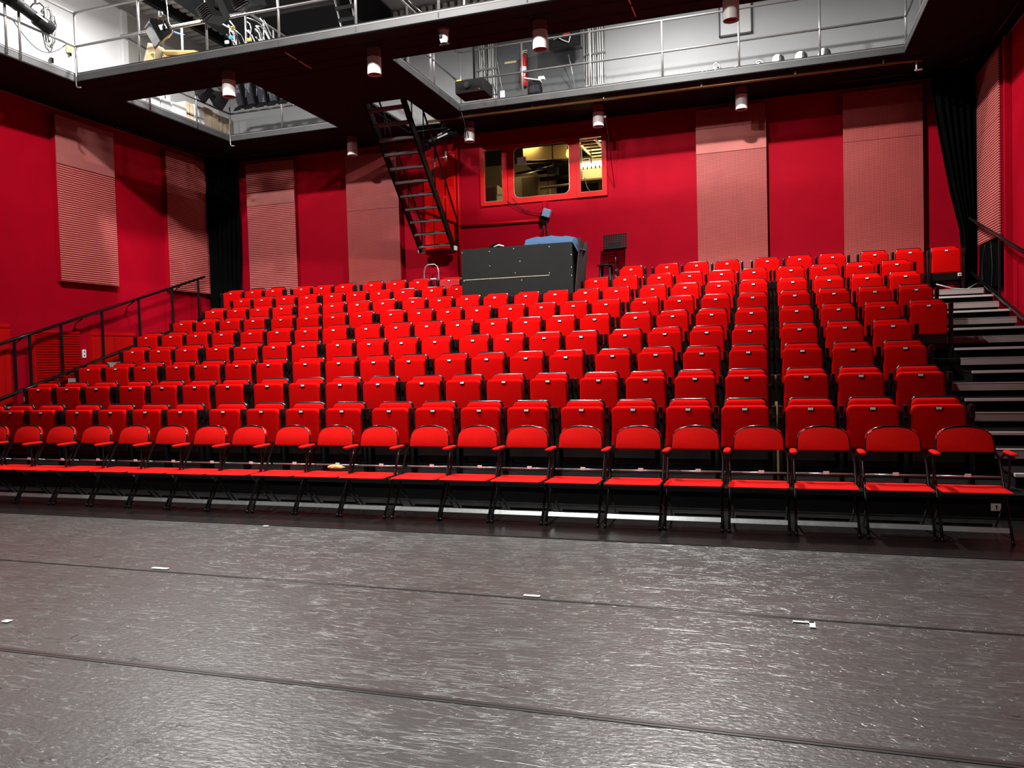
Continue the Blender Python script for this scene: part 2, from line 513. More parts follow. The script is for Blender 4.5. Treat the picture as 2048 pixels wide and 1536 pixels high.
window('window_2', -5.28, -3.775, -5.15, -3.925, 4.88, 5.955, YB - .035, .13)
window('window_3', -3.77, -3.13, -3.69, -3.23, 4.87, 5.98, YB - .055, .004)

# ---------------------------------------------------------------- galleries
def gallery(name, label, slabs, edges, loc):
    g = thing(name, loc, label, 'gallery')
    a = MB(); b = MB()
    for (x0, x1, y0, y1) in slabs:
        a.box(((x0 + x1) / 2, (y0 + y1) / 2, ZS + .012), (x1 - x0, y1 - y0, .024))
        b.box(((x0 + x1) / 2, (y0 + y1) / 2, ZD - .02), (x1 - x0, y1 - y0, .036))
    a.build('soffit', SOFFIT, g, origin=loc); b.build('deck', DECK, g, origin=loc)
    for (p, q, nx, ny) in edges:
        e = MB()
        p = Vector((p[0], p[1], 0)); q = Vector((q[0], q[1], 0)); n = Vector((nx, ny, 0))
        c = (p + q) / 2; L = (q - p).length
        ang = math.atan2((q - p).y, (q - p).x)
        rot = Matrix.Rotation(ang, 3, 'Z')
        e.box(c - n * .012 + Vector((0, 0, (ZS + ZD) / 2)), (L, .016, ZD - ZS - .002), 0, rot)
        e.box(c - n * .025 + Vector((0, 0, ZS + .007)), (L, .05, .012), 0, rot)
        e.box(c - n * .025 + Vector((0, 0, ZD - .006)), (L, .05, .012), 0, rot)
        e.build('edge_beam', STEEL_BEAM, g, origin=loc)
    return g
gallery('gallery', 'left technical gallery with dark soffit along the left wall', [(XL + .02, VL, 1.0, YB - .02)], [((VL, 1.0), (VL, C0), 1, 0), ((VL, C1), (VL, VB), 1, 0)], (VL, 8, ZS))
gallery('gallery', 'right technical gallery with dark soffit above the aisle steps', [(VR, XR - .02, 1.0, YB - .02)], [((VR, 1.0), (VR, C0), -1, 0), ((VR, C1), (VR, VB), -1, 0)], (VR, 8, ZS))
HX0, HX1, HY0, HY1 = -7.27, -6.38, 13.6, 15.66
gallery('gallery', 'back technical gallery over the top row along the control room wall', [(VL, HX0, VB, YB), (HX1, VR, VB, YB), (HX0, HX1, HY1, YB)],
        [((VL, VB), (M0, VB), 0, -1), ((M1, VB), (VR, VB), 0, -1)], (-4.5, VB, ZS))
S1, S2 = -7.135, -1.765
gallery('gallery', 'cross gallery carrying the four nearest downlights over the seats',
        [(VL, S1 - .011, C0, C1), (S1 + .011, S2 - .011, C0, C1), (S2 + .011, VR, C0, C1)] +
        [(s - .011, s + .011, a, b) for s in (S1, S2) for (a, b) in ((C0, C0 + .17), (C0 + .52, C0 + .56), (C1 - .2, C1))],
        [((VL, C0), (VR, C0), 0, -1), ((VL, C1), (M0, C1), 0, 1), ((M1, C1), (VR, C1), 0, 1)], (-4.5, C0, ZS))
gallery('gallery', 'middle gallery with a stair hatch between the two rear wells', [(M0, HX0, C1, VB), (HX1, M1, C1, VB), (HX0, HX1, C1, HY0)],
        [((M0, C1), (M0, VB), -1, 0), ((M1, C1), (M1, VB), 1, 0)], (-7.1, 13, ZS))
# two thin pale strips across the soffit of the cross gallery
for (x, lab) in ((S1, 'thin pale strip across the dark soffit, left of the second downlight'), (S2, 'thin pale strip across the dark soffit, right of the third downlight')):
    st_ = MB().box((x, C0 + .33, ZS - .004), (.016, .32, .008)).box((x, C0 + .74, ZS - .004), (.016, .36, .008))
    tag(st_.build('soffit_strip', WHITE_PLASTIC, origin=(x, C0 + .5, ZS)), lab, 'strip')
# seams on the dark soffit of the cross gallery
sm = MB()
for yy in (C0 + .34, C0 + .74, C1 - .02):
    sm.box((-4.47, yy, ZS - .003), (13.2, .01, .006))
sm.build('trim_3', BLACK_MATTE)['kind'] = 'structure'

def guard_rail(label, p, q, posts, low=True, top=7.52, mid=6.96):
    """p, q: (x, y) ends; posts: (x, y) list"""
    g = thing('guard_rail', (p[0], p[1], ZD), label, 'railing', 'tubular guard rails of the galleries')
    o = (p[0], p[1], ZD)
    MB().cyl((*p, top), (*q, top), .021, 8).build('top_rail', GALV, g, smooth=True, origin=o)
    MB().cyl((*p, mid), (*q, mid), .021, 8).build('mid_rail', GALV, g, smooth=True, origin=o)
    for (x, y) in posts:
        MB().cyl((x, y, ZD - .12), (x, y, top), .020, 8).build('post', GALV, g, smooth=True, origin=o)
    return g
def steps(a, b, n): return [a + (b - a) * i / (n - 1) for i in range(n)]
px_ = [-11.13 + 1.335 * i for i in range(11)]
guard_rail('long guard rail along the near edge of the cross gallery', (VL + .01, C0 + .02), (VR, C0 + .02), [(x, C0 + .02) for x in px_[1:-1]])
guard_rail('guard rail on the far edge of the cross gallery over the left rear well', (VL, C1 - .03), (M0, C1 - .03), [(x, C1 - .03) for x in px_[1:3]])
guard_rail('guard rail on the far edge of the cross gallery over the right rear well', (M1, C1 - .03), (VR, C1 - .03), [(x, C1 - .03) for x in px_[5:-1]])
guard_rail('guard rail of the left gallery in front of the white wall', (VL, 1.2), (VL, C0 + .02), [(VL, yy) for yy in (6.7, 8.1, 9.42, 9.66)] + [(VL + .01, C0 + .02)])
guard_rail('guard rail of the left gallery beside the stacked boxes', (VL, C1), (VL, VB + .03), [(VL, yy) for yy in (12.4, 13.70)] + [(VL, VB + .02)])
guard_rail('guard rail of the back gallery below the row of black floodlights', (VL, VB + .03), (M0, VB + .03), [(-9.83, VB + .03)])
guard_rail('guard rail of the back gallery past the fire extinguisher and grey wall', (M1, VB + .03), (VR, VB + .03), [(x, VB + .03) for x in (-5.72, -4.45, -3.115, -1.78, -.44, .895)] + [(VR + .03, VB + .03)])
guard_rail('guard rail of the middle gallery beside the projector', (M1 - .03, C1), (M1 - .03, VB), [(M1 - .03, yy) for yy in (12.5, 13.45, 13.6)])
guard_rail('guard rail of the middle gallery above the left rear well', (M0 + .03, C1), (M0 + .03, VB), [(M0 + .03, yy) for yy in (12.5, 13.6)])
guard_rail('guard rail of the right gallery beside the right wall', (VR + .03, 1.2), (VR + .03, VB), [(VR + .03, yy) for yy in (10.0, 11.4, 12.3, 13.4)])
# bent earthing rods at the two well corners
for (x, y, lab) in ((VL + .02, C0 - .01, 'thin white rod bent under the left corner of the cross gallery'), (VL + .02, VB - .02, 'thin bent rod at the far corner of the left rear well')):
    o = MB().tube([(x, y, 6.75), (x, y, 6.30), (x + .02, y, 6.26), (x + .10, y, 6.25)], .013, 6).build('rod', GALV, smooth=True, origin=(x, y, 6.3))
    tag(o, lab, 'rod')

# brown pipe below the back gallery
pp = thing('pipe', (-4.0, 14.92, 6.27), 'long brown lighting pipe below the edge of the back gallery', 'pipe')
MB().tube([(-6.5, 14.88, 6.285), (2.15, 14.95, 6.285), (2.5, 14.98, 6.285)], .026, 10).build('tube', BRASS, pp, smooth=True, origin=(-4.0, 14.92, 6.27))
for x in (-5.6, -4.3, -2.9, -1.1, .5, 1.9):
    MB().box((x, 14.92, 6.315), (.03, .06, .07), .004).build('clip', CHROME, pp, origin=(-4.0, 14.92, 6.27))
# curtain tracks bent round the two rear corners
for s, lab in ((-1, 'black curved curtain track below the left rear ceiling corner'), (1, 'black curved curtain track below the right rear ceiling corner')):
    xw = XL + .22 if s < 0 else XR - .22
    pts = [(xw, 12.8, ZS - .03), (xw, 14.8, ZS - .03)] + [(xw - s * (.9 - .9 * math.cos(a)), 14.8 + .95 * math.sin(a), ZS - .03) for a in [math.pi / 2 * k / 8 for k in range(1, 9)]] + [(xw - s * 2.2, 15.75, ZS - .03)]
    tag(MB().tube(pts, .015, 6).build('curtain_track', BLACK_METAL, smooth=True, origin=(xw, 14.8, ZS)), lab, 'curtain track')

# downlights
def downlight(loc, label):
    t = thing('downlight', loc, label, 'lamp', 'white cylinder downlights under the galleries')
    MB().lathe([(.105, 0), (.105, -.13)], seg=28).build('cap', LAMP_CAP, t, smooth=40)
    MB().lathe([(.098, -.128), (.098, -.142)], seg=28).build('joint', BLACK_MATTE, t, smooth=40)
    MB().lathe([(.108, -.14), (.108, -.40), (.100, -.40), (.098, -.38), (.098, -.30)], seg=28).build('cylinder', LAMP_WHITE, t, smooth=40)
    MB().lathe([(.0, -.355), (.098, -.355), (.098, -.37)], seg=28).build('baffle', LAMP_INNER, t, smooth=40)
    return t
dl = downlight((-8.5, 11.28, ZS), 'white cylinder downlight under the cross gallery, left of the long soffit slit')
copy_tree(dl, (-5.8, 11.28, ZS), 'white cylinder downlight under the cross gallery where the middle gallery starts')
copy_tree(dl, (-3.11, 11.28, ZS), 'white cylinder downlight under the cross gallery, in front of the black loudspeaker')
copy_tree(dl, (-.43, 11.28, ZS), 'white cylinder downlight under the cross gallery, in front of the grey notice panel')
copy_tree(dl, (-8.54, 15.45, ZS), 'dim cylinder downlight under the back gallery, left of the hanging stair')
copy_tree(dl, (-5.82, 15.45, ZS), 'white cylinder downlight under the back gallery beside the black profile spotlight')
copy_tree(dl, (-3.12, 15.45, ZS), 'white cylinder downlight under the back gallery above the narrow right window')
copy_tree(dl, (-.43, 15.45, ZS), 'white cylinder downlight under the back gallery above the pale grid panel')

# ---------------------------------------------------------------- acoustic panels
def panel(loc, rotz, w, z0, z1, splits, label, mats, depth=.12):
    """front face looks along local -y; loc is the foot on the wall"""
    t = thing('acoustic_panel', (loc[0], loc[1], z0), label, 'acoustic panel', 'tall red acoustic panels on the walls', rotz)
    MB().box((0, .01, (z1 - z0) / 2), (w - .01, depth, z1 - z0)).build('backing_box', RED_WALL, t)
    zs = [z0] + list(splits) + [z1]
    for i in range(len(zs) - 1):
        MB().box((0, -depth / 2 - (.006 if mats[i] in (GRID_FINE, SLAT_FINE) else 0), (zs[i] + zs[i + 1]) / 2 - z0), (w, .02, zs[i + 1] - zs[i] - .008)).build('grid_board', mats[i], t)
    return t
yb = YB - .075
panel((-.665, yb), 0, 1.32, 2.6, 6.24, (5.38, 5.86), 'red grid panel with a smooth salmon band near its top', [GRID, GRID_FINE, GRID])
panel((2.03, yb), 0, 1.34, 2.6, 6.24, (5.32,), 'red grid panel on the back wall nearest the right curtain', [GRID, GRID])
panel((-8.47, yb), 0, 1.31, 2.6, 6.16, (4.9,), 'red grid panel on the back wall left of the hanging stair', [GRID, GRID])
panel((-11.14, yb), 0, 1.31, 2.6, 6.24, (5.25, 5.55), 'red slatted panel on the back wall nearest the left curtain', [SLAT, SLAT_FINE, SLAT])
panel((XL + .075, 12.13), math.pi / 2, 1.36, 3.13, 6.2, (5.30,), 'salmon slatted panel hanging on the left wall, the larger and nearer one', [SLAT, SLAT_FINE])
panel((XL + .075, 14.95), math.pi / 2, 1.36, 3.16, 6.2, (5.5,), 'salmon slatted panel hanging on the left wall beside the black curtain', [SLAT, SLAT])
panel((XR - .075, 15.2), -math.pi / 2, 1.40, 3.22, 6.2, (5.1,), 'red slatted panel on the right wall behind the black handrail', [SLAT, SLAT])
MB().box((XR - .05, 14.4, 3.6), (.09, .1, 5.4)).build('trim_4', RED_WALL)['kind'] = 'structure'

# low louvred and plain red covers on the left wall, and the socket
lv = thing('radiator_cover', (XL + .035, 11.36, 0.9), 'red louvred cover low on the left wall behind the railing', 'radiator cover')
b = MB().box((0, 0, .65), (.06, 1.0, 1.3))
b.build('backing', COVER_RED, lv)
b = MB()
for k in range(26):
    b.box((.04, 0, .07 + k * .048), (.035, .96, .026), .003, Matrix.Rotation(math.radians(25), 3, 'Y'))
b.build('louvres', COVER_RED, lv)
for (y, w, z1, lab) in ((9.8, 1.15, 2.3, 'plain bright red wall cover left of the louvred cover'), (12.68, 1.1, 2.2, 'plain bright red wall cover between the white socket and the seats')):
    c = thing('wall_cover', (XL, y, 0.9), lab, 'wall cover')
    MB().box((.05, 0, (z1 - .9) / 2), (.1, w, z1 - .9), .008).build('box', COVER_RED, c)
    MB().box((.105, 0, z1 - .96), (.012, w, .02)).build('top_seam', RED_WALL, c)
    MB().box((.105, -.02, (z1 - .9) / 2), (.012, .012, z1 - .95)).build('middle_seam', RED_WALL, c)
sk = thing('socket', (XL + .01, 11.99, 1.78), 'white double socket plate on the left wall beside the louvred cover', 'socket')
MB().box((.006, 0, 0), (.014, .085, .16), .004).build('plate', WHITE_PLASTIC, sk)
for z in (-.035, .035):
    MB().cyl((.01, 0, z), (.016, 0, z), .014, 10).build('outlet', BLACK_MATTE, sk)

# ---------------------------------------------------------------- seating tiers
D, RISE, Y1, Z1 = .92805, .27796, 8.1348, .9141
NAMES = ['first', 'second', 'third', 'fourth', 'fifth', 'sixth', 'seventh', 'eighth', 'ninth']
def nose_y(k): return Y1 + (k - 1) * D - .48
def plat_z(k): return .204 + (k - 1) * RISE
TX0, TX1 = -12.33, 3.41
for k in range(1, 10):
    y0, z = nose_y(k), plat_z(k)
    y1 = nose_y(k + 1) + .08 if k < 9 else YB - .12
    o = (0, y0, z)
    t = thing('seating_platform', o, 'black stepped platform under the %s tiered row' % (NAMES[k - 1] if k < 9 else 'top'), 'platform', 'stepped platforms of the seating')
    MB().box(((TX0 + TX1) / 2, (y0 + y1) / 2, z - .02), (TX1 - TX0, y1 - y0, .04)).build('deck', TIER_BLACK, t, origin=o)
    zb = plat_z(k - 1) if k > 1 else 0.0
    MB().box(((TX0 + TX1) / 2, y0 + .05, (z - .04 + zb) / 2), (TX1 - TX0 - .02, .03, z - .04 - zb)).build('riser', BLACK_PAINT, t, origin=o)
    for (xa, xb) in ((2.31 if k > 4 else 2.03, TX1), (TX0, -11.2 if k > 4 else -10.68)):
        if k == 9: xa, xb = ((2.3, TX1) if xa > 0 else (TX0, -12.2))
        n = MB().box(((xa + xb) / 2, y0 + .005, z - .043), (xb - xa, .022, .082))
        n.build('nosing', NOSING, t, origin=o)
        MB().box(((xa + xb) / 2, y0 + .012, z + .002), (xb - xa, .045, .008), .002).build('nosing_edge', NOSING_EDGE, t, origin=o)
# half steps in the two stepped aisles
def half_step(k, xa, xb, label, grp):
    zt = plat_z(k) - .149
    zb = plat_z(k - 1) if k > 1 else 0.0
    y0, y1 = Y1 + (k - 1) * D - 1.05, nose_y(k) + .03
    o = ((xa + xb) / 2, y0, zb)
    t = thing('aisle_step', o, label, 'step', grp)
    w = xb - xa
    MB().box((0, (y1 - y0) / 2 + .02, (zt - zb) / 2 - .01), (w, y1 - y0 - .04, zt - zb - .02)).build('box', TIER_BLACK, t)
    MB().box((0, (y1 - y0) / 2, zt - zb - .012), (w + .02, y1 - y0, .024), .003).build('tread', TIER_BLACK, t)
    MB().box((0, .01, zt - zb - .010), (w + .03, .05, .032), .004).build('nosing', NOSING_EDGE, t)
    return t
for k in range(1, 10):
    half_step(k, 2.33 if k > 4 else 2.06, TX1 + .01, 'pale edged half step in the right aisle below the %s row' % (NAMES[k - 1] if k < 9 else 'top'), 'half steps of the right aisle')
    if k < 6:
        half_step(k, TX0, -10.75, 'pale edged half step in the left aisle below the %s row' % NAMES[k - 1], 'half steps of the left aisle')
p1 = thing('row_plaque', (1.81, nose_y(1) - .012, .10), 'small grey row plaque reading 1 behind the last folding chair', 'sign')
MB().box((0, 0, 0), (.075, .006, .062)).build('plate', mat('grey plaque', (0.55, 0.50, 0.48), 0.5), p1)
MB().box((.004, -.004, 0), (.008, .003, .034)).box((-.001, -.004, .011), (.008, .003, .006)).build('digit', BLACK_MATTE, p1)

# ---------------------------------------------------------------- handrails beside the stepped aisles
def handrail(x, label, ya, yb, ztop_at, posts, dark, side):
    g = thing('handrail', (x, ya, 0), label, 'railing')
    o = (x, ya, 0)
    zt = lambda y: 1.95 + .3045 * (y - 10.04)
    pts = [(x, ya, zt(ya)), (x, yb, zt(yb))]
    if side > 0:
        pts += [(x - .0, yb + .10, zt(yb) + .01), (x, yb + .14, zt(yb) - .06), (x, yb + .15, zt(yb) - 1.0)]
    MB().tube(pts, .030, 10).build('top_rail', BLACK_METAL, g, smooth=True, origin=o)
    MB().tube([(x, ya, zt(ya) - .915), (x, yb, zt(yb) - .925)], .034, 10).build('bottom_rail', BLACK_METAL, g, smooth=True, origin=o)
    for y in posts:
        MB().box((x, y, zt(y) - .46), (.03, .045, .92), .004).build('post', BLACK_PAINT, g, origin=o)
        MB().box((x, y - .14, zt(y) - .075), (.012, .20, .012)).build('bracket', BLACK_PAINT, g, origin=o)
    for y in dark:
        xw = XL + .02 if side < 0 else XR - .02
        MB().tube([(xw, y, zt(y) - .28), (xw - side * .08, y, zt(y) - .12), (x, y, zt(y) - .03)], .012, 6).build('wall_bracket', BLACK_METAL, g, smooth=True, origin=o)
    return g
handrail(-12.33, 'long sloping black handrail on posts beside the left wall', 7.0, 15.2, 0, (8.2, 9.25, 10.3, 10.6, 11.26, 12.21, 13.17, 14.14, 14.98), (10.45, 11.75, 13.05, 14.4), -1)
handrail(3.36, 'sloping black handrail beside the right wall, ending in a loop', 9.0, 16.0, 0, (10.2, 11.8, 13.9), (15.0,), 1)

# ---------------------------------------------------------------- tip-up seats
def arm_post_mb():
    b = MB()
    b.box((0, .06, .315), (.040, .11, .63), .008)
    b.box((0, .05, .675), (.044, .14, .13), .016)
    return b
def make_seat():
    t = thing('theatre_seat', (0, 0, 0), 'x', 'theatre seat')
    b = MB()
    pad(b, .472, .425, (.055, .03), .006, .075, .530, puff=.006, edge=.010, tilt=math.radians(-2.0), seg=5, topw=.452)
    pan = b.build('seat_pan', SEAT_RED, t, smooth=60)
    b = MB()
    b.box((0, .055, .29), (.44, .05, .19), .012)
    b.build('pan_base', BLACK_PLASTIC, pan)
    b = MB()
    pad(b, .435, .50, (.06, .03), .112, .155, .545, puff=.012, edge=.012, tilt=math.radians(7), seg=5, topw=.405)
    back = b.build('backrest', SEAT_RED, t, smooth=60)
    b = MB()
    pad(b, .47, .70, (.065, .03), .140, .180, .462, puff=.004, edge=.010, tilt=math.radians(7), seg=6, topw=.425)
    b.build('back_shell', BLACK_PLASTIC, back, smooth=50)
    n = MB()
    n.lathe([(0, 0), (.026, 0), (.030, .004), (.030, .008)], seg=14, rot=Matrix.Diagonal((1, 1, .5)) .to_3x3() @ Matrix.Rotation(0, 3, 'X'))
    n.xform(Matrix.Translation((0, -.006, .708)) @ Matrix.Rotation(math.radians(90), 4, 'X') @ Matrix.Diagonal((1.15, .75, 1, 1)))
    pl = n.build('number_plate', BLACK_PLASTIC, t)
    n = MB().box((0, -.0135, .709), (.048, .004, .023), .003)
    n.build('number_label', WHITE_PLASTIC, pl)
    arm_post_mb().xform(Matrix.Translation((-.274, 0, 0))).build('arm_post', BLACK_PLASTIC, t, smooth=40)
    return t
ROWS = {
1:[(0,1,-10.389),(0,2,-9.864),(0,3,-9.32),(1,0,-8.693),(1,1,-8.139),(1,2,-7.581),(1,3,-7.035),(2,0,-6.395),(2,1,-5.847),(2,2,-5.293),(2,3,-4.746),(3,0,-4.138),(3,1,-3.596),(3,2,-3.043),(3,3,-2.5),(4,0,-1.895),(4,1,-1.352),(4,2,-0.795),(4,3,-0.245),(5,0,0.363),(5,1,0.913),(5,2,1.47)],
2:[(0,1,-10.41),(0,2,-9.86),(0,3,-9.309),(1,0,-8.689),(1,1,-8.131),(1,2,-7.579),(1,3,-7.032),(2,0,-6.405),(2,1,-5.857),(2,2,-5.301),(2,3,-4.754),(3,0,-4.144),(3,1,-3.602),(3,2,-3.063),(3,3,-2.512),(4,0,-1.902),(4,1,-1.358),(4,2,-0.804),(4,3,-0.251),(5,0,0.365),(5,1,0.908),(5,2,1.472)],
3:[(0,1,-10.402),(0,2,-9.855),(0,3,-9.295),(1,0,-8.682),(1,1,-8.14),(1,2,-7.58),(1,3,-7.029),(2,0,-6.403),(2,1,-5.855),(2,2,-5.299),(2,3,-4.755),(3,0,-4.151),(3,1,-3.61),(3,2,-3.062),(3,3,-2.52),(4,0,-1.906),(4,1,-1.36),(4,2,-0.8),(4,3,-0.25),(5,0,0.365),(5,1,0.916),(5,2,1.469)],
4:[(0,1,-10.389),(0,2,-9.839),(0,3,-9.292),(1,0,-8.671),(1,1,-8.122),(1,2,-7.571),(1,3,-7.024),(2,0,-6.403),(2,1,-5.859),(2,2,-5.311),(2,3,-4.759),(3,0,-4.153),(3,1,-3.614),(3,2,-3.064),(3,3,-2.523),(4,0,-1.904),(4,1,-1.359),(4,2,-0.802),(4,3,-0.25),(5,0,0.366),(5,1,0.91),(5,2,1.467)],
5:[(0,0,-10.947),(0,1,-10.391),(0,2,-9.836),(0,3,-9.284),(1,0,-8.68),(1,1,-8.128),(1,2,-7.569),(1,3,-7.021),(2,0,-6.402),(2,1,-5.85),(2,2,-5.299),(2,3,-4.755),(3,0,-4.16),(3,1,-3.614),(3,2,-3.066),(3,3,-2.523),(4,0,-1.901),(4,1,-1.353),(4,2,-0.795),(4,3,-0.245),(5,0,0.364),(5,1,0.909),(5,2,1.466),(5,3,2.03)],
6:[(0,0,-10.934),(0,1,-10.389),(0,2,-9.837),(0,3,-9.286),(1,0,-8.678),(1,1,-8.129),(1,2,-7.572),(1,3,-7.024),(2,0,-6.402),(2,1,-5.856),(2,2,-5.307),(2,3,-4.767),(3,0,-4.161),(3,1,-3.618),(3,2,-3.07),(3,3,-2.525),(4,0,-1.9),(4,1,-1.351),(4,2,-0.795),(4,3,-0.241),(5,0,0.37),(5,1,0.92),(5,2,1.48),(5,3,2.03)],
7:[(0,0,-10.921),(0,1,-10.377),(0,2,-9.833),(0,3,-9.284),(1,0,-8.685),(1,1,-8.13),(1,2,-7.577),(1,3,-7.028),(2,0,-6.4),(2,1,-5.857),(2,2,-5.309),(2,3,-4.763),(3,0,-4.167),(3,1,-3.622),(3,2,-3.069),(3,3,-2.524),(4,0,-1.896),(4,1,-1.348),(4,2,-0.795),(4,3,-0.243),(5,0,0.368),(5,1,0.919),(5,2,1.477),(5,3,2.027)],
8:[(0,0,-10.92),(0,1,-10.396),(0,2,-9.835),(0,3,-9.284),(1,0,-8.682),(1,1,-8.135),(1,2,-7.584),(1,3,-7.039),(2,0,-6.411),(2,1,-5.875),(3,2,-3.077),(3,3,-2.529),(4,0,-1.9),(4,1,-1.355),(4,2,-0.797),(4,3,-0.245),(5,0,0.368),(5,1,0.917),(5,2,1.476),(5,3,2.034)],
9:[(0,0,-11.892),(0,1,-11.303),(0,2,-10.753),(1,0,-10.004),(1,1,-9.49),(1,2,-8.947),(2,0,-8.244),(2,1,-7.677),(2,2,-7.133),(3,0,-6.417),(6,2,-2.564),(7,0,-1.87),(7,1,-1.309),(7,2,-0.745),(8,0,-0.022),(8,1,0.543),(8,2,1.106),(9,0,1.809),(9,1,2.378),(9,2,2.95)],
}
ORD = ['', 'first', 'second', 'third', 'fourth', 'fifth', 'sixth', 'seventh', 'eighth', 'ninth', 'tenth', 'eleventh', 'twelfth']
seat0 = make_seat()
used = False
for k in range(1, 10):
    L = ROWS[k]
    n = len(L)
    rown = {1: 'lowest tiered row behind the folding chairs', 9: 'top row along the back wall'}.get(k, NAMES[k - 1] + ' tiered row')
    group = 'red tip-up seats of the ' + rown
    for i, (g, s, x) in enumerate(L):
        if k in (8, 9) and i < 10: lab = 'red tip-up seat, %s left of the black desk, %s' % (ORD[10 - i], rown)
        elif k in (8, 9): lab = 'red tip-up seat, %s right of the black desk, %s' % (ORD[i - 9], rown)
        elif i < n // 2: lab = 'red tip-up seat, %s from the left aisle, %s' % (ORD[i + 1], rown)
        else: lab = 'red tip-up seat, %s from the right aisle, %s' % (ORD[n - i], rown)
        loc = (x, Y1 + (k - 1) * D, plat_z(k))
        if k == 9 and i == 9:
            lab = 'worn maroon tip-up seat of the top row, tight against the black desk'
        if not used:
            used = True
            st = seat0; st.location = loc; st['label'] = lab; st['group'] = group
        else:
            st = copy_tree(seat0, loc, lab, group)
        nxt = L[i + 1] if i + 1 < n else None
        if nxt is None or nxt[0] != g:
            src = next(c for c in seat0.children if c.name.startswith('arm_post'))
            e = src.copy(); COL.objects.link(e); e.parent = st; e.location = (.548, 0, 0)
        if k == 9 and i == 9:
            for c in st.children:
                if c.name.startswith('seat_pan'):
                    c.data = c.data.copy(); c.data.materials[0] = SEAT_MAROON
        if k == 9 and i == n - 1:
            q = MB().box((.20, -.012, .285), (.055, .006, .055), .002).build('row_number', WHITE_PLASTIC, st, label='white square row number tag')
            MB().box((.195, -.017, .285), (.006, .003, .026)).box((.208, -.017, .297), (.016, .003, .005)).box((.208, -.017, .273), (.016, .003, .005)).box((.2015, -.017, .285), (.004, .003, .026)).box((.2145, -.017, .285), (.004, .003, .026)).build('digits', BLACK_MATTE, q)

# ---------------------------------------------------------------- folding chairs on the floor
def make_chair():
    t = thing('folding_chair', (0, 0, 0), 'x', 'folding chair')
    W = .232
    side = lambda s: [(s * W, 0, .012), (s * W, .19, .30), (s * (W + .002), .335, .545), (s * (W - .004), .365, .60), (s * .208, .385, .64), (s * .198, .408, .72), (s * .182, .424, .775), (s * .13, .437, .815), (s * .06, .443, .832), (0, .444, .836)]
    a = side(-1); b = side(1)[::-1][1:]
    MB().tube(a + b, .0115, 8).build('front_frame', BLACK_METAL, t, smooth=True)
    for s in (-1, 1):
        MB().tube([(s * (W - .012), .10, .365), (s * (W - .012), .46, .012)], .008, 8).build('rear_leg', BLACK_METAL, t, smooth=True)
        MB().cyl((s * W, -.002, .0), (s * W, .004, .03), .014, 8).build('foot', BLACK_PLASTIC, t, smooth=True)
    MB().box((0, .052, .092), (2 * W - .01, .006, .042), .002, Matrix.Rotation(math.radians(-33), 3, 'X')).build('cross_brace', CHROME, t)
    MB().box((0, .445, .05), (2 * W - .06, .005, .022), .002).build('rear_brace', BLACK_METAL, t)
    MB().tube([(-W - .012, .40, .442), (W + .016, .40, .442)], .008, 8).build('rear_rail', CHROME, t, smooth=True)
    # dished seat pad
    m = MB()
    def ring(inset, z, sag):
        out = []
        for (x, y) in round_rect(.475 - 2 * inset, .385 - 2 * inset, (.05, .035), 5):
            zz = z - (y + .2) * .012 - sag * max(0, 1 - (x / .26) ** 2) * .4
            out.append((x, y + .165, zz))
        return out
    m.loft([ring(.03, .376, 0), ring(.006, .378, .002), ring(0, .384, .004), ring(.008, .391, .006), ring(.05, .396, .012), ring(.13, .394, .02)])
    m.build('seat', CHAIR_RED, t, smooth=60)
    m = MB().box((0, .17, .366), (.43, .32, .012), .004)
    m.build('seat_pan', BLACK_METAL, t)
    # rounded back pad, curved in plan
    m = MB()
    def bring(inset, y):
        w0, w1 = .207 - inset, .205 - inset
        pts = []
        for kx in range(-6, 7):
            pts.append((kx / 6 * w0, .640 + inset))
        top = []
        for q in range(0, 19):
            an = math.pi * q / 18
            c, s_ = math.cos(an), math.sin(an)
            top.append((w1 * abs(c) ** .62 * (1 if c >= 0 else -1), (.712 + (.122 - inset) * abs(s_) ** .75)))
        pts += top
        out = []
        for (x, z) in pts:
            yy = y + .366 + (z - .64) * .30 + .02 - .30 * (.04 - x * x) * -1 * .35
            out.append((x, yy, z))
        return out
    m.loft([bring(.012, -.016), bring(.003, -.010), bring(0, 0), bring(0, .012), bring(.008, .018)])
    m.build('backrest', CHAIR_RED, t, smooth=55)
    # arm on the chair's left-hand side as seen from the stage right
    ar = MB()
    ar.loft([[(.275 + .030 * math.cos(q) * f, y, .652 + .013 * math.sin(q) * f) for q in [2 * math.pi * k / 12 for k in range(12)]] for (y, f) in ((.10, .3), (.112, .8), (.14, 1), (.30, 1), (.345, .85), (.36, .35))])
    ar.build('armrest', CHAIR_RED, t, smooth=True)
    MB().box((.268, .20, .632), (.03, .12, .02), .004).tube([(.268, .22, .63), (.264, .22, .42), (.250, .215, .365)], .009, 8).tube([(W - .002, .36, .59), (.262, .33, .632)], .010, 8).build('arm_support', BLACK_METAL, t, smooth=50)
    MB().box((.02, .388, .452), (.046, .005, .026), .002).build('number_label', WHITE_PLASTIC, t)
    return t
FEET = [-9.06, -8.545, -8.03, -7.525, -6.996, -6.475, -5.963, -5.462, -4.944, -4.445, -3.94, -3.398, -2.908, -2.405, -1.899, -1.372, -.864, -.342, .176, .706, 1.219]
ch0 = make_chair()
rnd = random.Random(4)
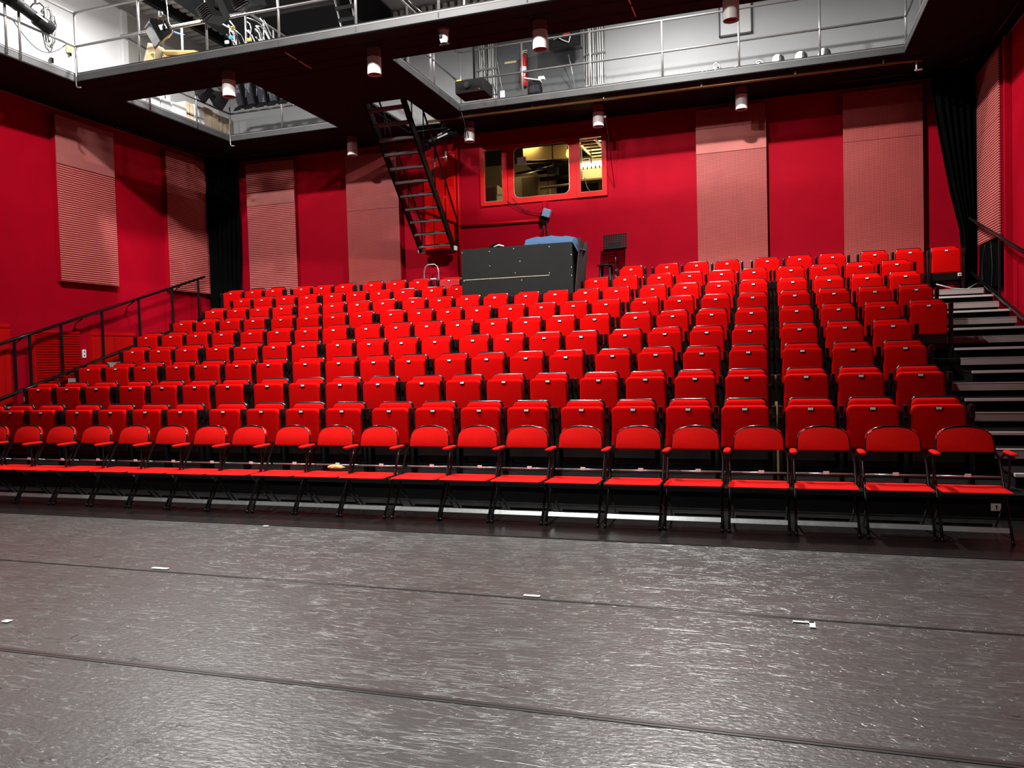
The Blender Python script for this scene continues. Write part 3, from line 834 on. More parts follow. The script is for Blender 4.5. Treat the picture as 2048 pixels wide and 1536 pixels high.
for i, fx in enumerate(FEET):
    n = len(FEET)
    if i < 10: lab = 'red padded folding chair on the floor, %s from the left end of its row' % ORD[i + 1]
    else: lab = 'red padded folding chair on the floor, %s from the right end of its row' % ORD[n - i]
    loc = (fx + .235, 6.655 + rnd.uniform(-.012, .012), .003)
    rz = rnd.uniform(-.012, .012)
    if i == 0:
        ch0.location = loc; ch0['label'] = lab; ch0['group'] = 'red folding chairs on the floor'
    else:
        copy_tree(ch0, loc, lab, 'red folding chairs on the floor', rz)
op = thing('paper_scrap', (-4.18, 7.0, .425), 'orange tan crumpled paper at the back of a folding chair seat', 'paper')
b = MB()
b.loft([[((.10 - .02 * j) * math.cos(a) * (1 + .2 * math.sin(3 * a)), .035 * math.sin(a) * (1 - .1 * j), j * .012 + .006 * math.sin(5 * a + j)) for a in [2 * math.pi * k / 14 for k in range(14)]] for j in range(3)])
b.build('sheet', ORANGE_PAPER, op, smooth=True)

# ---------------------------------------------------------------- marks on the stage floor
for (y, w, dy, lab) in ((4.63, .022, -.07, 'dark seam tape on the stage floor, nearest the folding chairs'), (3.13, .045, .06, 'dark seam tape on the stage floor, nearest the viewer')):
    m = MB()
    m.box((-4.4, y, .002), (16.0, w, .003), .001).box((-4.4, y, .004), (16.0, w * .25, .0025))
    o = m.build('seam_tape', BLACK_TAPE, origin=(-4.4, y, 0))
    o.rotation_euler = (0, 0, dy / 12)
    tag(o, lab, 'floor tape')
o = MB().box((-4.4, 6.2, .0035), (16.0, .03, .003)).build('seam_tape', BLACK_MATTE, origin=(-4.4, 6.2, 0))
tag(o, 'thin dark seam on the stage floor just before the folding chairs', 'floor tape')
def tape(pts, label):
    m = MB()
    for (x, y, w, d) in pts: m.box((x, y, .007), (w, d, .003))
    tag(m.build('tape_mark', WHITE_TAPE, origin=(pts[0][0], pts[0][1], 0)), label, 'tape mark', 'white tape marks on the stage floor')
tape([(-4.30, 4.69, .14, .035)], 'white tape strip on the stage floor, on the left part of the far seam')
tape([(-4.415, 6.14, .05, .03)], 'small white tape piece on the stage floor close to the chair legs')
tape([(-1.43, 4.66, .105, .03)], 'white tape strip on the stage floor, on the middle of the far seam')
tape([(-4.335, 3.485, .05, .04)], 'small white tape square on the stage floor between the two seams')
tape([(.15, 4.535, .11, .02), (.195, 4.50, .03, .09)], 'white L-shaped tape mark on the stage floor, right part of the far seam')

# ---------------------------------------------------------------- black drapes in the rear corners
def drape(name, label, sections, pleats, amp):
    """sections: (z, (x0, y0), (x1, y1)); pleated cloth hung between the two ends"""
    rings = []
    n = pleats * 6
    for (z, a, b) in sections:
        a = Vector((*a, z)); b = Vector((*b, z))
        d = (b - a); nrm = Vector((-d.y, d.x, 0)).normalized()
        fr = [a + d * (k / n) + nrm * amp * math.sin(k / n * pleats * 2 * math.pi + .4 * math.sin(z)) * min(1, .5 + d.length) for k in range(n + 1)]
        rings.append(fr + [p + nrm * .012 for p in reversed(fr)])
    m = MB(); m.loft(rings)
    o = m.build(name, BLACK_CLOTH, smooth=50)
    return tag(o, label, 'curtain')
drape('curtain', 'black drape gathered in the left rear corner beside the slatted panel', [(6.30, (-12.42, 15.52), (-11.98, 16.12)), (4.5, (-12.44, 15.5), (-12.0, 16.12)), (2.6, (-12.44, 15.52), (-12.04, 16.12)), (2.46, (-12.44, 15.52), (-12.04, 16.12))], 7, .05)
drape('curtain', 'black drape pulled aside in the right rear corner behind the handrail', [(6.30, (2.72, 15.62), (3.50, 15.95)), (5.6, (2.80, 15.62), (3.5, 15.95)), (4.9, (2.92, 15.66), (3.5, 15.95)), (4.2, (3.05, 15.7), (3.5, 15.95)), (3.5, (3.22, 15.74), (3.5, 15.95)), (3.0, (3.26, 15.76), (3.5, 15.97)), (2.46, (3.22, 15.76), (3.5, 15.97))], 6, .05)

# ---------------------------------------------------------------- control room behind the windows
TAN = mat('tan control room paint', (0.32, 0.24, 0.11), 0.7, vary=0.1, vscale=2)
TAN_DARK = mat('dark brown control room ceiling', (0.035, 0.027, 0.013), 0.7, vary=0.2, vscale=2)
CREAM = mat('cream wardrobe paint', (0.72, 0.60, 0.30), 0.5)
OCHRE = mat('ochre duct paint', (0.50, 0.36, 0.10), 0.5)
TUBE_GLOW = mat('glowing tube', (1, 0.9, 0.7), 0.5, emit=(1.0, 0.85, 0.55), estr=9.0)
BULB_GLOW = mat('amber bulb', (1, 0.6, 0.15), 0.4, emit=(1.0, 0.55, 0.10), estr=2.5)
ry0, ry1, rx0, rx1, rz0, rz1 = YB + .12, 19.8, -8.2, -1.8, 3.4, 6.5
struct('wall_control_room', MB().box(((rx0 + rx1) / 2, ry1 + .05, (rz0 + rz1) / 2), (rx1 - rx0, .1, rz1 - rz0)).box((rx0 - .05, (ry0 + ry1) / 2, (rz0 + rz1) / 2), (.1, ry1 - ry0, rz1 - rz0)).box((rx1 + .05, (ry0 + ry1) / 2, (rz0 + rz1) / 2), (.1, ry1 - ry0, rz1 - rz0)), TAN)
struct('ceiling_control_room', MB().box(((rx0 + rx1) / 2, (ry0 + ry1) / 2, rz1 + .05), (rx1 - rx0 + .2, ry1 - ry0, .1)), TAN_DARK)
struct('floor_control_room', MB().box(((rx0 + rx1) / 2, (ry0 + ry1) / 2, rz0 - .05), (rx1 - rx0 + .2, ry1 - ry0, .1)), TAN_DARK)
area_light('control_room_lamp_and_fill', (-3.5, 17.4, 6.2), (-3.9, 17.9, 3.4), 1.0, 22, (1.0, .82, .5), size_y=.15)
area_light('control_room_lamp_and_fill', (-5.0, 17.5, 6.3), (-5.25, 18.4, 3.8), 0.6, 20, (1.0, .80, .45), size_y=.15)  # smaller fill added to brighten the wardrobe front
w = thing('wardrobe', (-5.35, 18.6, rz0), 'cream wardrobe standing inside the control room behind the middle window', 'wardrobe')
MB().box((0, 0, 1.2), (.9, .7, 2.4), .01).build('body', CREAM, w)
MB().box((-.02, -.36, 1.2), (.40, .02, 2.3), .03).box((.43, -.36, 1.2), (.03, .02, 2.3)).build('door', TAN, w)
MB().box((.3, -.365, 1.3), (.012, .012, .16)).build('handle', CHROME, w)
w = thing('cupboard', (-6.1, 17.4, rz0), 'tan cupboard inside the control room behind the left window', 'cupboard')
MB().box((0, 0, 1.0), (.55, .5, 2.0), .01).build('body', CREAM, w)
MB().box((0, -.255, 1.0), (.5, .012, 1.9), .004).build('door', TAN, w)
MB().box((.2, -.268, 1.1), (.012, .014, .14)).build('handle', CHROME, w)
w = thing('equipment_rack', (-5.55, 16.95, rz0), 'black equipment rack just inside the left control room window', 'rack')
MB().box((0, 0, .72), (.34, .4, 1.44), .01).box((.08, 0, 1.62), (.16, .25, .4), .02).build('cabinet', BLACK_MATTE, w)
MB().box((-.15, -.21, 1.55), (.02, .02, .26)).box((-.05, -.21, 1.68), (.2, .02, .03)).build('paper_label', WHITE_PLASTIC, w)
w = thing('duct', (-4.72, 18.2, 6.0), 'wide brown air duct under the control room ceiling', 'duct')
MB().box((0, .3, .05), (1.1, 2.0, .32), .02).build('casing', TAN_DARK, w)
MB().box((0, -.71, .05), (1.14, .04, .36), .005).build('flange', OCHRE, w)
w = thing('cable_ladder', (-3.62, 17.3, 6.02), 'yellowish cable ladder under the control room ceiling', 'cable ladder')
b = MB()
for x in (-.2, .2): b.box((x, .4, 0), (.03, 2.4, .06))
for k in range(9): b.box((0, -.7 + k * .28, 0), (.42, .03, .03))
b.build('rungs', CREAM, w)
MB().cyl((-.2, -.3, -.02), (-.2, -.3, -.7), .012, 6).cyl((.05, -.5, -.02), (.05, -.5, -.45), .012, 6).build('hanger', CREAM, w)
w = thing('monitor_speaker', (-4.55, 17.3, 5.62), 'small black loudspeaker hanging inside the middle control room window', 'loudspeaker')
MB().box((0, 0, 0), (.24, .22, .18), .02).build('cabinet', BLACK_PLASTIC, w)
MB().cyl((0, 0, .09), (0, 0, .8), .012, 6).build('hanger', BLACK_METAL, w)
w = thing('control_desk', (-4.25, 17.1, rz0), 'dark mixing desk below the middle control room window', 'desk')
MB().box((0, 0, 1.38), (1.4, .7, .1), .01, Matrix.Rotation(math.radians(8), 3, 'X')).build('desk_top', BLACK_MATTE, w)
MB().box((-.62, 0, .66), (.06, .6, 1.3)).build('leg', BLACK_MATTE, w)
MB().box((.62, 0, .66), (.06, .6, 1.3)).build('leg', BLACK_MATTE, w)
b = MB()
for k in range(12): b.box((-.5 + k * .09, -.32, 1.46), (.04, .03, .04), .004)
b.build('fader_knobs', OCHRE, w)
w = thing('door_post', (-4.55, 19.0, rz0), 'pale vertical door post inside the middle control room window', 'post')
MB().box((0, 0, 1.3), (.10, .06, 2.6), .004).build('jamb', CREAM, w)
MB().box((-.36, .05, 1.25), (.6, .05, 2.5)).box((.36, .05, 1.2), (.6, .05, 2.4)).build('dark_leaf', BLACK_MATTE, w)
w = thing('strip_lamp', (-3.46, 17.0, 5.58), 'glowing strip lamp inside the narrow right control room window', 'lamp')
MB().cyl((-.55, 0, 0), (.35, 0, 0), .045, 12).build('tube', TUBE_GLOW, w, smooth=True)
MB().box((-.1, .08, .10), (.95, .12, .06), .01).build('batten', WHITE_PLASTIC, w)
b = MB()
for k in range(10): b.box((-.5 + k * .09, -.05, -.05), (.03, .012, .06))
b.build('louvre', CREAM, w)
w = thing('shelf', (-3.46, 17.2, 5.30), 'pale shelf board under the strip lamp in the right window', 'shelf')
MB().box((0, 0, 0), (.9, .3, .04)).box((0, .13, .25), (.9, .03, .5)).build('board', CREAM, w)
w = thing('pendant_bulb', (-4.10, 16.9, 5.86), 'amber bulb near the top of the middle control room window', 'bulb')
MB().lathe([(0, -.08), (.035, -.06), (.045, 0), (.03, .05), (.02, .09)], seg=14).build('bulb', BULB_GLOW, w, smooth=True)
MB().cyl((0, 0, .08), (0, 0, .6), .01, 6).build('cord', BLACK_MATTE, w)
w = thing('notice_sheet', (-5.0, YB + .085, 5.68), 'white paper sheet taped in the corner of the middle control room window', 'paper')
MB().box((0, 0, 0), (.20, .003, .17)).build('sheet', CARD_WHITE, w)
MB().box((.07, -.003, .02), (.016, .003, .07)).build('print_mark', BLACK_MATTE, w)
o = MB().tube([(-3.68, 16.6, 5.25), (-3.62, 16.58, 5.02), (-3.55, 16.56, 4.93), (-3.25, 16.56, 4.93)], .010, 6).build('cable', CABLE_WHITE, smooth=True, origin=(-3.6, 16.58, 5.0))
tag(o, 'white cable looping down inside the right control room window', 'cable')

# ---------------------------------------------------------------- hanging stair
stair = thing('stair', (-6.875, 13.8, ZS), 'black steel stair hanging from the middle gallery down to the red door', 'stair')
so = (-6.875, 13.8, ZS)
SX0, SX1 = -7.24, -6.50
pa, pb = Vector((0, 13.72, 6.42)), Vector((0, 16.06, 3.88))
dv = (pb - pa).normalized(); nv = Vector((0, -dv.z, dv.y))
ang = math.atan2(dv.z, dv.y)
for x in (SX0 - .015, SX1 + .015):
    b = MB().box((x, (pa.y + pb.y) / 2, (pa.z + pb.z) / 2), (.05, (pb - pa).length, .17), .004, Matrix.Rotation(ang, 3, 'X'))
    b.build('stringer', BLACK_PAINT, stair, origin=so)
    MB().box((x, pb.y + .0, pb.z + .0), (.12, .12, .10), .012).build('foot_cap', WHITE_PLASTIC, stair, origin=so)
NT = 11
TREAD_GREY = mat('grey stair tread grating', (0.16, 0.16, 0.155), 0.5, vary=0.2, vscale=20)
for k in range(NT):
    f = (k + .55) / (NT - .1)
    y = pa.y + (pb.y - pa.y) * f; z = pa.z + (pb.z - pa.z) * f
    tr = MB().box((-6.87, y, z), (SX1 - SX0 - .01, .19, .028), .003).box((-6.87, y - .09, z - .015), (SX1 - SX0 - .01, .02, .055), .004)
    trd = tr.build('tread', TREAD_GREY, stair, origin=so)
    bk = MB().box((SX0 + .04, y - .05, z - .035), (.07, .10, .035), .006)
    bk.build('tread_bracket', GALV, stair, origin=so)
for x in (SX0 - .05, SX1 + .06):
    up = Vector((0, .10, .78))
    MB().tube([(x, pa.y - .05, pa.z + .55), (x, pa.y + .25, pa.z + .62), (x, pb.y - .62 + up.y, pb.z + .62 + up.z), (x, pb.y + .12, pb.z + .62), (x, pb.y + .13, pb.z + .05)], .020, 8).build('handrail', BLACK_METAL, stair, smooth=True, origin=so)
    for f in (.12, .34, .56, .78):
        p = pa + (pb - pa) * f
        MB().cyl((x, p.y, p.z), (x, p.y + .02, p.z + .80), .013, 6).build('baluster', BLACK_METAL, stair, smooth=True, origin=so)
for (x, y) in ((-7.18, 13.8), (-6.45, 13.8)):
    MB().cyl((x, y, 6.3), (x, y, 7.4), .018, 8).build('top_post', BLACK_METAL, stair, smooth=True, origin=so)

# ---------------------------------------------------------------- mixing position: black desk on the eighth tier
P8 = plat_z(8)
DK = thing('sound_desk', (-4.48, 14.6, P8), 'large black boxed desk standing in the middle of the seats below the windows', 'desk')
do = (-4.48, 14.6, P8)
fx0, fx1, fz1 = -5.575, -3.40, 3.56
b = MB().box(((fx0 + fx1) / 2, 14.17, (P8 + fz1) / 2 + .01), (fx1 - fx0, .02, fz1 - P8 - .02), .002)
fp = b.build('front_panel', CONSOLE_BOARD, DK, origin=do)
MB().box(((fx0 + fx1) / 2 - .2, 14.1585, 2.98), (1.7, .003, .006)).build('panel_seam', CARD_TAN, fp, origin=do)
b = MB()
for (x, z) in ((-5.55, 3.50), (-5.0, 3.49), (-4.52, 3.51), (-3.83, 3.50), (-3.42, 3.33), (-5.0, 3.22), (-4.4, 3.27), (-4.5, 3.06), (-4.38, 2.92), (-3.84, 3.02), (-3.42, 3.1), (-3.42, 2.95), (-4.99, 2.98), (-5.53, 2.96)):
    b.cyl((x, 14.162, z), (x, 14.155, z), .010, 8)
b.build('screws', ALU, fp, origin=do)
MB().box((fx1 - .012, 14.6, (P8 + fz1) / 2 + .01), (.022, .84, fz1 - P8 - .03)).build('side_panel', CONSOLE_BOARD, DK, origin=do)
MB().box((fx0 + .012, 14.6, (P8 + fz1) / 2 + .01), (.022, .84, fz1 - P8 - .03)).build('side_panel', CONSOLE_BOARD, DK, origin=do)
MB().box(((fx0 + fx1) / 2, 14.62, fz1 - .24), (fx1 - fx0 - .05, .80, .03)).build('desk_top', CONSOLE_BOARD, DK, origin=do)
# black cloth hanging at the right end, blue cover and a dark bag on top
m = MB()
rows_ = []
for j in range(9):
    z = 3.62 - j * .175
    pts = []
    for k in range(25):
        u = k / 24
        y = 14.22 + u * .85
        q_ = max(0.0, 1 - j / 6)
        x = -3.372 + q_ * (.07 + .03 * math.sin(u * 17 + j * .5) + .02 * math.sin(u * 7 + j)) + .004 * math.sin(u * 23)
        pts.append((x, y, z + .02 * math.sin(u * 9)))
    rows_.append(pts + [(p[0] - .012, p[1], p[2]) for p in reversed(pts)])
m.loft(rows_)
tag(m.build('cloth', mat('dusty black cloth', (0.022, 0.018, 0.018), 0.9), smooth=50, origin=(-3.35, 14.6, P8)), 'black cloth hanging down the right end of the black desk', 'cloth')
m = MB()
rows_ = []
for j in range(13):
    v = j / 12
    x = -4.40 + v * 1.10
    pts = []
    for k in range(13):
        u = k / 12
        y = 14.18 + u * .75
        z = 3.57 + .15 * math.sin(math.pi * min(1, u * 1.15 + .1)) * (.75 + .35 * math.sin(v * 3.0 + .4)) + .012 * math.sin(v * 23 + u * 9)
        if j == 0 or j == 12: z = 3.44 + .05 * u
        if k == 0: z -= .05
        pts.append((x, y, z))
    rows_.append(pts + [(p[0], p[1], p[2] - .014) for p in reversed(pts)])
m.loft(rows_)
tag(m.build('dust_cover', BLUE_CLOTH, smooth=50, origin=(-3.9, 14.5, 3.56)), 'pale blue cloth cover draped over equipment on the black desk', 'cover')
m = MB()
m.loft([[(-5.0 + .20 * s * math.cos(a) * (1 + .15 * math.sin(3 * a)), 14.55 + .2 * s * math.sin(a), 3.50 + h) for a in [2 * math.pi * k / 18 for k in range(18)]] for (s, h) in ((1, -.15), (1.05, 0), (.9, .08), (.55, .15), (.2, .19))])
bg = thing('bag', (-5.0, 14.55, 3.36), 'dark soft bag lying on the left part of the black desk', 'bag')
m.build('body', BLACK_CLOTH, bg, smooth=True, origin=(-5.0, 14.55, 3.36))
MB().tube([(-4.98, 14.38, 3.60), (-4.88, 14.36, 3.63), (-4.78, 14.36, 3.60)], .014, 6).build('handle', CABLE_WHITE, bg, smooth=True, origin=(-5.0, 14.55, 3.36))

# ---------------------------------------------------------------- music stand, stool, step ladder
P9 = plat_z(9)
ms = thing('music_stand', (-2.94, 15.95, P9), 'black perforated music stand in front of the red back wall', 'music stand')
m = MB()
gx = [-.5] + [-.46 + .92 * (i + f) / 9 for i in range(9) for f in (.30, .66)] + [.5]
gz = [-.5] + [-.30 + .74 * (j + f) / 6 for j in range(6) for f in (.30, .66)] + [.5]
vs = [[m.bm.verts.new((x * .48, .0, z * .34)) for x in gx] for z in gz]
for j in range(len(gz) - 1):
    for i in range(len(gx) - 1):
        if i % 2 == 1 and j % 2 == 1 and not (j < 4 and 4 < i < 14):
            continue
        m.bm.faces.new((vs[j][i], vs[j][i + 1], vs[j + 1][i + 1], vs[j + 1][i]))
bmesh.ops.solidify(m.bm, geom=list(m.bm.faces), thickness=.004)
m.box((0, -.03, -.17), (.48, .07, .008))
m.xform(Matrix.Translation((0, 0, 1.33)) @ Matrix.Rotation(math.radians(-18), 4, 'X') @ Matrix.Rotation(math.radians(-2), 4, 'Y'))
m.build('desk', BLACK_PAINT, ms)
MB().cyl((0, .03, .45), (0, .03, 1.24), .010, 8).cyl((0, .03, .05), (0, .03, .75), .014, 8).build('pole', BLACK_METAL, ms, smooth=True)
MB().cyl((0, .03, .70), (0, .03, .78), .022, 10).build('clamp', BLACK_PLASTIC, ms, smooth=True)
for a in (90, 210, 330):
    MB().tube([(0, .03, .22), (.16 * math.cos(math.radians(a)), .03 + .16 * math.sin(math.radians(a)), .06), (.2 * math.cos(math.radians(a)), .03 + .2 * math.sin(math.radians(a)), .012)], .011, 6).build('leg', BLACK_METAL, ms, smooth=True)
st = thing('bar_stool', (-3.05, 15.5, P9), 'black round bar stool beside the music stand', 'stool')
MB().lathe([(0, .785), (.15, .785), (.172, .795), (.178, .812), (.165, .828), (0, .832)], seg=28).build('seat', BLACK_PLASTIC, st, smooth=40)
for (sx, sy) in ((-1, -1), (1, -1), (-1, 1), (1, 1)):
    MB().tube([(sx * .09, sy * .09, .78), (sx * .13, sy * .13, .0)], [.026, .022], 10).build('leg', BLACK_PAINT, st, smooth=True)
MB().tube([(-.112, -.112, .35), (.112, -.112, .35), (.112, .112, .35), (-.112, .112, .35)], .012, 6, closed=True).build('foot_ring', BLACK_METAL, st, smooth=True)
ld = thing('step_stool', (-7.06, 16.1, P9), 'folding silver step stool behind the top row under the stair', 'step stool')
MB().tube([(-.19, 0, 0), (-.17, .02, 1.0), (-.14, .02, 1.10), (-.08, .02, 1.145), (.08, .02, 1.145), (.14, .02, 1.10), (.17, .02, 1.0), (.19, 0, 0)], .014, 8).build('rear_frame', ALU, ld, smooth=True)
MB().tube([(-.26, -.26, 0), (-.24, -.02, .78)], .013, 8).build('leg', ALU, ld, smooth=True)
MB().tube([(.16, -.26, 0), (.14, -.02, .78)], .013, 8).build('leg', ALU, ld, smooth=True)
MB().box((-.04, -.06, .80), (.46, .22, .035), .008).build('top_step', ALU, ld)
MB().box((-.04, -.16, .45), (.44, .16, .03), .006).build('low_step', ALU, ld)

# ---------------------------------------------------------------- fittings on the red back wall
cp = thing('conduit', (-5.5, YB - .04, 4.37), 'red painted conduit pipe running along the wall below the windows', 'pipe')
MB().cyl((-6.40, YB - .035, 4.385), (-4.60, YB - .035, 4.37), .030, 10).build('tube', RED_TRIM, cp, smooth=True, origin=(-5.5, YB - .04, 4.37))
o = MB().box((-4.47, YB - .03, 4.35), (.085, .05, .80), .004).build('wall_conduit', RED_WALL, origin=(-4.47, YB - .03, 4.35))
tag(o, 'red painted vertical cable trunk below the middle window', 'cable trunk')
bx = thing('wall_box', (-4.46, YB - .10, 4.42), 'small blue grey box on a black bracket below the middle window', 'box')
MB().box((.05, -.03, .07), (.17, .10, .17), .01, Matrix.Rotation(math.radians(18), 3, 'Y')).build('lid', BLUE_BOX, bx)
MB().box((-.04, .03, -.02), (.12, .08, .24), .008).cyl((-.02, -.02, -.12), (-.02, .04, -.12), .03, 10).build('bracket', BLACK_PLASTIC, bx)
for k, (x1, z1) in enumerate(((-.12, -.75), (.10, -.7), (.06, -.8))):
    MB().tube([(.02 * k, 0, -.1), (x1 * .6, -.01, -.3), (x1, 0, z1)], .008, 6).build('cable', CABLE_BLACK, bx, smooth=True)
for k, (a, bz, sag) in enumerate(((-5.2, 4.9, .22), (-5.3, 4.82, .14))):
    pts = [(a + (-4.5 - a) * q / 10, YB - .06, bz + (4.5 - bz) * q / 10 - sag * math.sin(math.pi * q / 10) * .5) for q in range(11)]
    o = MB().tube(pts, .006, 5).build('cable', BLACK_PLASTIC if k else CABLE_BLACK, smooth=True, origin=pts[0])
    tag(o, ('upper' if k == 0 else 'lower') + ' of two thin cables sagging from the middle window to the blue box', 'cable')

# ---------------------------------------------------------------- stage lighting and gear on the galleries
def barn_flood(loc, rotz, tilt, label, size=1.0, grp='black floodlights on the gallery rails'):
    """asymmetric cyclorama flood: ribbed back housing, flared mouth, yoke and clamp; mouth looks along local -y"""
    t = thing('floodlight', loc, label, 'stage light', grp, rotz)
    R = Matrix.Rotation(tilt, 4, 'X')
    s = size
    m = MB()
    m.loft([[(-.17 * s, .10 * s, -.10 * s), (.17 * s, .10 * s, -.10 * s), (.17 * s, .12 * s, .10 * s), (-.17 * s, .12 * s, .10 * s)],
            [(-.18 * s, -.06 * s, -.15 * s), (.18 * s, -.06 * s, -.15 * s), (.18 * s, -.04 * s, .16 * s), (-.18 * s, -.04 * s, .16 * s)],
            [(-.21 * s, -.16 * s, -.19 * s), (.21 * s, -.16 * s, -.19 * s), (.21 * s, -.14 * s, .20 * s), (-.21 * s, -.14 * s, .20 * s)]])
    m.xform(R); m.build('housing', BLACK_PAINT, t)
    m = MB()
    for k in range(7):
        m.box((0, .13 * s, (-.085 + k * .03) * s), (.33 * s, .05 * s, .010 * s))
    m.xform(R); m.build('cooling_fins', DARK_STEEL, t)
    m = MB().box((0, -.155 * s, 0), (.37 * s, .012 * s, .34 * s), .003)
    m.xform(R); m.build('lens', GLASS_LENS, t)
    m = MB().box((.185 * s, 0, .02 * s), (.006, .12 * s, .08 * s)).box((-.02 * s, .02 * s, .125 * s), (.14 * s, .10 * s, .006))
    m.xform(R); m.build('rating_label', WHITE_PLASTIC, t)
    MB().tube([(-.20 * s, 0, 0), (-.21 * s, .0, .16 * s), (-.15 * s, 0, .27 * s), (.15 * s, 0, .27 * s), (.21 * s, 0, .16 * s), (.20 * s, 0, 0)], .013, 6).build('yoke', DARK_STEEL, t, smooth=True)
    MB().box((0, 0, .30 * s), (.05, .05, .08), .008).build('clamp', GALV, t)
    for q in (-1, 1):
        MB().cyl((q * .20 * s, 0, 0), (q * .235 * s, 0, 0), .028 * s, 8).build('knob', BLACK_PLASTIC, t, smooth=True)
    return t
def profile_spot(loc, rotz, tilt, label, L=.75, grp=None):
    """long profile spotlight; lens looks along local -x"""
    t = thing('profile_spotlight', loc, label, 'stage light', grp, rotz)
    R = Matrix.Rotation(tilt, 4, 'Y')
    m = MB()
    q = Matrix.Rotation(math.radians(-90), 3, 'Y')
    m.lathe([(.0, -L * .32), (.10, -L * .32), (.115, -L * .25), (.115, 0), (.085, .02), (.085, L * .42), (.11, L * .44), (.11, L * .60), (.098, L * .60)], seg=20, rot=q)
    m.xform(R); m.build('barrel', BLACK_PAINT, t, smooth=40)
    m = MB().lathe([(0, L * .585), (.098, L * .59)], seg=20, rot=q); m.xform(R); m.build('lens', GLASS_LENS, t)
    m = MB().box((.02, -.09, .05), (L * .30, .02, .03), .004).box((-.02, -.105, -.01), (L * .26, .02, .03), .004)
    m.xform(R); m.build('shutter_plate', WHITE_PLASTIC, t)
    m = MB().tube([(0, -.125, 0), (0, -.13, .17), (0, -.06, .24), (0, .06, .24), (0, .13, .17), (0, .125, 0)], .012, 6)
    m.build('yoke', DARK_STEEL, t, smooth=True)
    MB().box((0, 0, .27), (.05, .05, .08), .008).build('clamp', GALV, t)
    return t

G1 = 'three floodlights on the cross gallery rail'
barn_flood((-9.25, C0 - .10, 6.88), math.radians(-35), math.radians(28), 'black floodlight with square mouth on the cross gallery rail, nearest the white wall', .95, G1)
barn_flood((-8.25, C0 - .12, 7.04), math.radians(150), math.radians(-24), 'black floodlight showing ribbed back on the cross gallery rail, next to the pine boards', 1.0, G1)
barn_flood((-7.60, C0 - .14, 7.12), math.radians(158), math.radians(-28), 'black floodlight showing ribbed back on the cross gallery rail, furthest from the white wall', 1.05, G1)
G2 = 'row of black floodlights over the left rear well'
for k, x in enumerate((-10.75, -10.48, -10.2, -9.93, -9.66)):
    t = thing('batten_flood', (x, VB - .06, 7.28), 'tall black floodlight over the left rear well, %s from the curtain corner' % ORD[k + 1], 'stage light', G2, math.radians(4 * k - 10))
    MB().box((0, 0, 0), (.19, .20, .50), .02, Matrix.Rotation(math.radians(14), 3, 'X')).build('housing', BLACK_PAINT, t)
    MB().box((0, -.11, -.02), (.15, .012, .42), .004, Matrix.Rotation(math.radians(14), 3, 'X')).build('front_glass', GLASS_LENS, t)
    MB().box((0, -.12, -.30), (.20, .02, .12), .004, Matrix.Rotation(math.radians(-38), 3, 'X')).build('barn_door', BLACK_PAINT, t)
    MB().tube([(-.11, 0, -.05), (-.115, .02, .28), (.115, .02, .28), (.11, 0, -.05)], .012, 6).build('yoke', GALV, t, smooth=True)
    MB().box((.03, -.06, .27), (.06, .05, .05), .01).build('label_tape', CABLE_WHITE, t)
for k, (y, rz, lab) in enumerate(((13.75, 1.9, 'black floodlight tilted down on the left gallery rail, nearer the white box'), (14.25, 1.7, 'black floodlight tilted down on the left gallery rail, nearer the corner rod'))):
    barn_flood((VL + .10, y, 7.14), rz, math.radians(40), lab, .85, 'pair of floodlights over the cardboard boxes')
profile_spot((-6.28, 15.25, 6.06), 0, math.radians(-17), 'black profile spotlight hanging beside the stair, pointing down to the left', .92)
ar = thing('scaffold_arm', (-6.45, 15.25, 5.62), 'short bright horizontal arm tube beside the hanging stair', 'arm')
MB().cyl((-.22, 0, -.01), (.20, 0, .02), .014, 8).build('tube', ALU, ar, smooth=True)
MB().tube([(.17, 0, .13), (.17, 0, .02), (.18, 0, -.06)], .022, 8).build('coupler', GALV, ar, smooth=True)
MB().tube([(-.05, 0, .0), (-.05, 0, .30), (.1, .0, .36)], .014, 8).build('hanger', BLACK_METAL, ar, smooth=True)
o = MB().tube([(-5.74, 14.74, 6.42), (-5.70, 14.8, 6.25), (-5.69, 14.9, 6.08), (-5.78, 15.1, 5.95), (-5.9, 15.25, 6.02)], .009, 6).build('safety_cable', CABLE_BLACK, smooth=True, origin=(-5.7, 14.8, 6.2))
tag(o, 'safety cable from the middle gallery corner to the profile spotlight', 'cable')
# cluster at the left gallery rail
G3 = 'profile spotlights on the left gallery rail'
profile_spot((VL + .05, 9.95, 7.12), math.radians(100), math.radians(8), 'black profile spotlight on the left gallery rail, beside the hanging cable coil', .9, G3)
profile_spot((VL + .10, 9.15, 7.25), math.radians(95), math.radians(6), 'black profile spotlight on the left gallery rail at the picture edge', .9, G3)
ck = thing('cable_coil', (VL - .10, 10.28, 7.45), 'coiled pale and black cables hanging on the left gallery rail', 'cable')
rc = random.Random(9)
for k in range(9):
    a = MB()
    h = .20 + .02 * k; w_ = .05 + .012 * k
    pts = [(rc.uniform(-.02, .02) + .03 * math.sin(q * 2), w_ * math.cos(q) + rc.uniform(-.012, .012), -h + h * math.sin(q) + rc.uniform(-.01, .01)) for q in [2 * math.pi * j / 18 for j in range(18)]]
    a.tube(pts, .009, 5, closed=True)
    a.build('loop', CABLE_WHITE if k % 2 else CABLE_BLACK, ck, smooth=True)
ck = thing('cable_coil', (VL - .10, 9.0, 6.95), 'coiled pale cables under the left gallery rail at the picture edge', 'cable')
